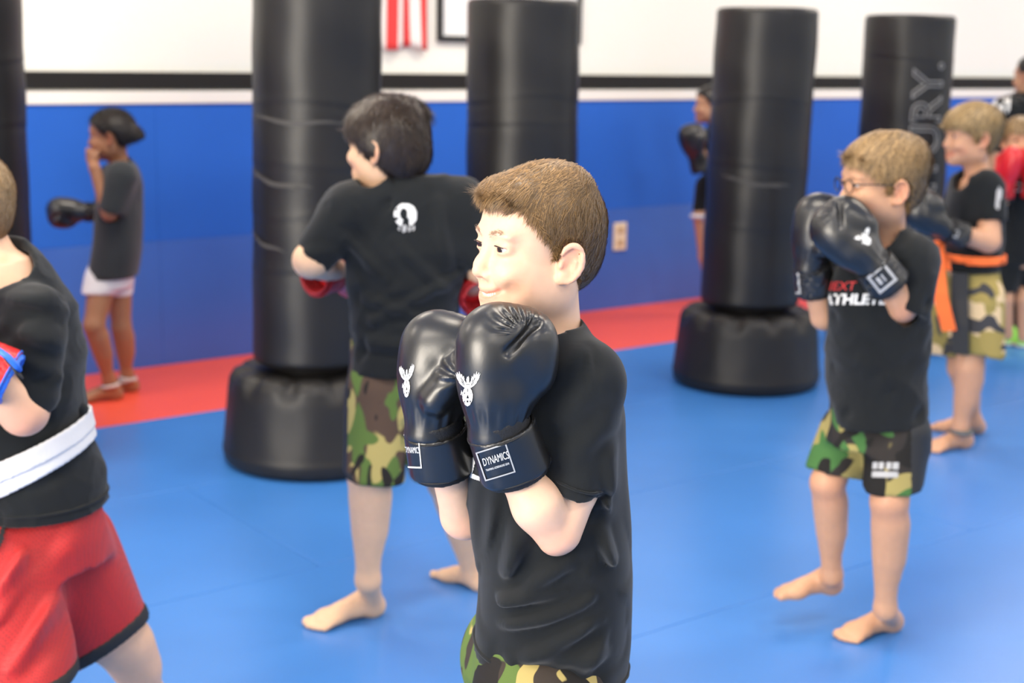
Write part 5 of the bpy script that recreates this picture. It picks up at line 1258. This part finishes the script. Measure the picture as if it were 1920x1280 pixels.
strands('hair_strands', V, N, hfB, comb, lambda l: .010 + 0 * l[:, 0], m_hairB, cp, 22000, 12, .0007, .30, lambda l: l[:, 2] > np.interp(l[:, 0], HLINE[0], HLINE[1]) - .003, curl=.2)
m_lred, m_lblue = mat('glove_red', (.75, .03, .03), .35, coat=.2), mat('glove_blue', (.03, .16, .70), .4)
gfb = (*frame((-0.971, 2.46, 0.95), (-.85, -.1, .45), (.3, .2, 1)), 1.0)
gb, cb_, sb_ = glove(pb, gfb, .005, -1, m=m_lred, trim=m_lblue)
ribbon('strap_band', [(-0.914, 2.44, 0.986), (-0.892, 2.425, 0.963), (-0.876, 2.42, 0.943), (-0.867, 2.43, 0.931)], (.5, -.2, -.8), .022, m_bt, gb)
swept('piping', [(-0.906, 2.42, 0.979), (-0.882, 2.415, 0.965), (-0.87, 2.42, 0.948), (-0.868, 2.43, 0.937)], .006, m_lblue, gb)

# ---------------------------------------------------------------- far child mostly hidden by the right hand bag
pg = empty('person', (1.156, 8.2, 0.106), 'child with black gloves mostly hidden behind the middle right bag', 'person')
pg.location = (1.20, 8.2, 0)
hfH = yawpitch((1.111, 8.2, 1.233), 182, 0, 0, 1.0)
torsoH = [((1.104, 8.2, 1.124), (1.195, 8.2, 1.125), .05), ((1.087, 8.2, 1.084), (1.228, 8.2, 1.087), .10), ((1.088, 8.2, 0.917), (1.248, 8.2, 0.919), .115), ((1.089, 8.2, 0.763), (1.262, 8.2, 0.766), .115)]
tee(pg, torsoH, [((1.14, 8.13, 1.05), (1.081, 8.1, 0.924), .06, .05, (1.087, 8.1, 0.936), (-.4, 0, -.9))], ((1.171, 8.2, 0.789), (0, 0, -1)), m_cotton, h=.010)
pants(pg, [((1.086, 8.2, 0.825), (1.253, 8.2, 0.828), .10), ((1.084, 8.2, 0.732), (1.263, 8.2, 0.735), .11)], [((1.107, 8.15, 0.768), (1.055, 8.12, 0.617), .070, .036, (1.057, 8.12, 0.629), (0, 0, -1)), ((1.215, 8.25, 0.73), (1.238, 8.25, 0.511), .075, .06, (1.237, 8.25, 0.527), (0, 0, -1))], m_cotton, h=.010, amp=.003)
PH = [('+', inset_loft(torsoH[1:], .03), 0)] + limb(((1.108, 8.15, 0.753), .045), ((1.058, 8.12, 0.604), .030), ((1.104, 8.18, 0.361), .026)) + limb(((1.215, 8.25, 0.73), .055), ((1.239, 8.25, 0.48), .042), ((1.245, 8.25, 0.227), .028)) + limb(((1.141, 8.13, 1.038), .036), ((1.081, 8.1, 0.924), .034), ((1.042, 8.05, 0.981), .028))
f1_, f2_ = foot_frame((1.20, 8.2, 0), (1.0, 8.2, 0)), foot_frame((1.28, 8.27, 0), (1.09, 8.29, 0))
PH += foot_prims(f1_, True, False) + foot_prims(f2_, False, False) + limb(((1.104, 8.18, 0.361), .026), (to_world(f1_, (.01, 0, .03)), .024)) + limb(((1.245, 8.25, 0.227), .028), (to_world(f2_, (.01, 0, .03)), .024))
body(pg, hfH, PH, SKIN_TAN, h=(.007, .010), neck_to=(1.162, 8.21, 1.085), neck_r=.038)
cp, V, N = hair_cap(pg, hfH, m_hairG, HG, (.010, .012), .008)
glove(pg, (*frame((1.022, 8.02, 0.947), (-.35, -.1, 1), (1, -.2, 0)), 1.05), .009, 1)
kc = swept('knee_band', [np.array((1.055, 8.12, 0.601)) + (.034 * math.cos(t), .034 * math.sin(t), 0) for t in np.linspace(0, 6.283, 20, endpoint=False)], .012, mat('pale_band', (.6, .62, .68), .7), pg, 6, closed=True)

# ---------------------------------------------------------------- child with red gloves and grown-up at the right edge
pi = empty('person', (2.719, 7.392, 0), 'child at the right edge holding red gloves under the chin, lime green shoes', 'person')
hfI = yawpitch((2.49, 7.05, 1.126), 262, 0, 0, 1.05)
torsoI = [((2.464, 7.1, 1.022), (2.581, 7.1, 1.024), .05), ((2.431, 7.1, 0.974), (2.622, 7.1, 0.977), .085), ((2.427, 7.1, 0.835), (2.648, 7.1, 0.839), .095), ((2.437, 7.1, 0.647), (2.671, 7.1, 0.651), .10), ((2.446, 7.1, 0.484), (2.694, 7.1, 0.489), .105)]
sI = tee(pi, torsoI, [((2.454, 7.08, 0.931), (2.412, 7.02, 0.816), .058, .050, (2.414, 7.02, 0.827), (-.2, 0, -1)), ((2.603, 7.08, 0.933), (2.621, 7.02, 0.82), .058, .050, (2.617, 7.02, 0.831), (.2, 0, -1))], ((2.568, 7.1, 0.541), (0, 0, -1)), m_cotton, h=.010)
pants(pi, [((2.447, 7.1, 0.593), (2.673, 7.1, 0.597), .09), ((2.449, 7.1, 0.512), (2.686, 7.1, 0.516), .10)], [((2.508, 7.1, 0.513), (2.495, 7.08, 0.346), .072, .060, (2.493, 7.08, 0.365), (0, 0, -1)), ((2.622, 7.1, 0.515), (2.64, 7.08, 0.349), .072, .060, (2.639, 7.08, 0.368), (0, 0, -1))], m_cotton, h=.010, amp=.004)
aI, aI2 = (2.543, 7.12, 0.129), (2.614, 7.1, 0.124)
PI_ = [('+', inset_loft(torsoI[1:], .035), 0)] + limb(((2.511, 7.1, 0.485), .045), ((2.496, 7.08, 0.324), .040), (aI, .027)) + limb(((2.624, 7.1, 0.487), .045), ((2.599, 7.08, 0.326), .040), (aI2, .027)) \
   + limb(((2.455, 7.08, 0.923), .036), ((2.412, 7.02, 0.822), .034), ((2.415, 6.96, 0.914), .028)) + limb(((2.604, 7.08, 0.925), .036), ((2.62, 7.02, 0.825), .034), ((2.54, 6.96, 0.917), .028))
f1_, f2_ = foot_frame((2.741, 7.667, 0), (2.604, 7.314, 0)), foot_frame((2.805, 7.614, 0), (2.647, 7.21, 0))
PI_ += foot_prims(f1_, False, False) + foot_prims(f2_, True, False)
body(pi, hfI, PI_, SKIN_MID, h=(.006, .009), neck_to=(2.532, 7.12, 0.963), neck_r=.040); eyes(pi, hfI)
cp, V, N = hair_cap(pi, hfI, m_hairE, HF, (.010, .012), .008)
strands('hair_strands', V, N, hfI, comb, lambda l: .02 + 0 * l[:, 0], m_hairE, cp, 2500, 13, .0018, .15)
for sg, px_ in ((1, (2.4, 6.92, 0.931)), (-1, (2.519, 6.92, 0.933))):
    glove(pi, (*frame(px_, (sg * .12, -.10, 1), (0, 1, 0)), .95), .008, -sg, m=m_leather_red, trim=MATS['red_trim'])
for fr_ in (f1_, f2_):
    F = Field([ell((.08, 0, .03), (.125, .05, .045), fr_)], .006, .02); F.add(ell((.085, 0, .030), (.120, .046, .036), fr_), 0); F.add(ell((.015, 0, .045), (.045, .042, .045), fr_), .03); F.clip((0, 0, 0.002), (0, 0, -1)); V, Q = F.mesh(1)
    sh = mesh_obj('shoe', V, Q, mat('lime_shoe', (.35, .85, .12), .5), pi)
    F = Field([ell((.08, 0, .008), (.128, .05, .012), fr_)], .005, .02); F.add(ell((.08, 0, .010), (.126, .050, .014), fr_), 0); F.clip((0, 0, 0.0), (0, 0, -1)); V, Q = F.mesh(1); mesh_obj('sole', V, Q, m_print, sh)
text_drape(sI, 'NEXT', .060, (2.412, 6.8, 0.911), (1, 0, 0), (0, 0, 1), SIGHT((2.412, 6.8, 0.911)), tree_of(sI), m_print, width=1.3)

ph = empty('person', (3.15, 8.1, 0), 'grown-up in black shirt and trousers with white shoulder logo at the right edge', 'person')
hfM = yawpitch((2.827, 7.9, 1.43), 120, 0, 0, 1.12)
torsoM = [((2.747, 7.9, 1.342), (2.922, 7.9, 1.345), .07), ((2.612, 7.9, 1.299), (3.029, 7.9, 1.306), .11), ((2.617, 7.9, 1.171), (3.085, 7.9, 1.179), .15), ((2.66, 7.9, 0.878), (3.084, 7.9, 0.886), .15), ((2.695, 7.9, 0.611), (3.095, 7.9, 0.618), .15), ((2.708, 7.9, 0.46), (3.109, 7.9, 0.468), .15)]
sM = tee(ph, torsoM, [((2.667, 7.85, 1.218), (2.623, 7.82, 1.001), .080, .070, (2.624, 7.82, 1.022), (-.2, 0, -1)), ((3.041, 7.95, 1.22), (3.113, 7.95, 1.001), .08, .07, (3.108, 7.95, 1.021), (.2, 0, -1))], ((2.891, 7.9, 0.554), (0, 0, -1)), m_cotton, h=.012)
pants(ph, [((2.696, 7.9, 0.671), (3.083, 7.9, 0.678), .13), ((2.709, 7.9, 0.521), (3.097, 7.9, 0.528), .14)], [((2.789, 7.9, 0.522), (2.828, 7.9, 0.02), .11, .085, (2.827, 7.9, 0.029), (0, 0, -1)), ((3.018, 7.95, 0.52), (3.073, 7.95, 0.03), .11, .085, (3.072, 7.95, 0.036), (0, 0, -1))], m_cotton, h=.014, name='trousers', amp=.006)
PM = [('+', inset_loft(torsoM[1:], .04), 0)] + limb(((2.668, 7.85, 1.203), .055), ((2.617, 7.8, 0.93), .045), ((2.674, 7.72, 0.807), .035)) + limb(((3.043, 7.95, 1.206), .055), ((3.126, 7.95, 0.927), .045), ((3.061, 7.85, 0.772), .035)) + limb(((2.792, 7.9, 0.492), .08), ((2.824, 7.9, 0.066), .045)) + limb(((3.021, 7.95, 0.49), .08), ((3.07, 7.95, 0.061), .045))
hand = np.array((2.69, 7.7, 0.774)); PM += [('+', ell(tuple(hand), (.035, .02, .04)), .015)]
for k in range(4): PM += [('+', cone(hand + (-.02 + .013 * k, 0, -.03), hand + (-.016 + .013 * k, -.015, -.065 + .005 * abs(k - 1)), .008, .007), .005)]
PM += [('+', cone(hand + (.03, 0, .0), hand + (.045, -.01, -.03), .009, .008), .006)]
f1_, f2_ = foot_frame((2.93, 7.9, 0), (2.85, 8.1, 0), 1.25), foot_frame((3.18, 7.95, 0), (3.12, 8.15, 0), 1.25)
PM += foot_prims(f1_, True, False) + foot_prims(f2_, False, False) + limb(((2.821, 7.9, 0.096), .045), (to_world(f1_, (.01, 0, .03)), .03)) + limb(((3.067, 7.95, 0.092), .045), (to_world(f2_, (.01, 0, .03)), .03))
body(ph, hfM, PM, SKIN_TAN, h=(.007, .011), neck_to=(2.849, 7.92, 1.291), neck_r=.052)
cp, V, N = hair_cap(ph, hfM, m_hairG, HLINE, (.004, .006), .008)
disc = [(math.cos(t) * .055, math.sin(t) * .07) for t in np.linspace(0, 6.283, 24, endpoint=False)]
q_, f_ = poly_grid([disc], .008, [[(-.02, -.02), (.02, .0), (.01, .03), (-.02, .02)]]); drape('shoulder_print', q_, f_, (2.568, 7.6, 1.288), (1, 0, 0), (0, 0, 1), SIGHT((2.568, 7.6, 1.288)), tree_of(sM), m_print, sM, .003)
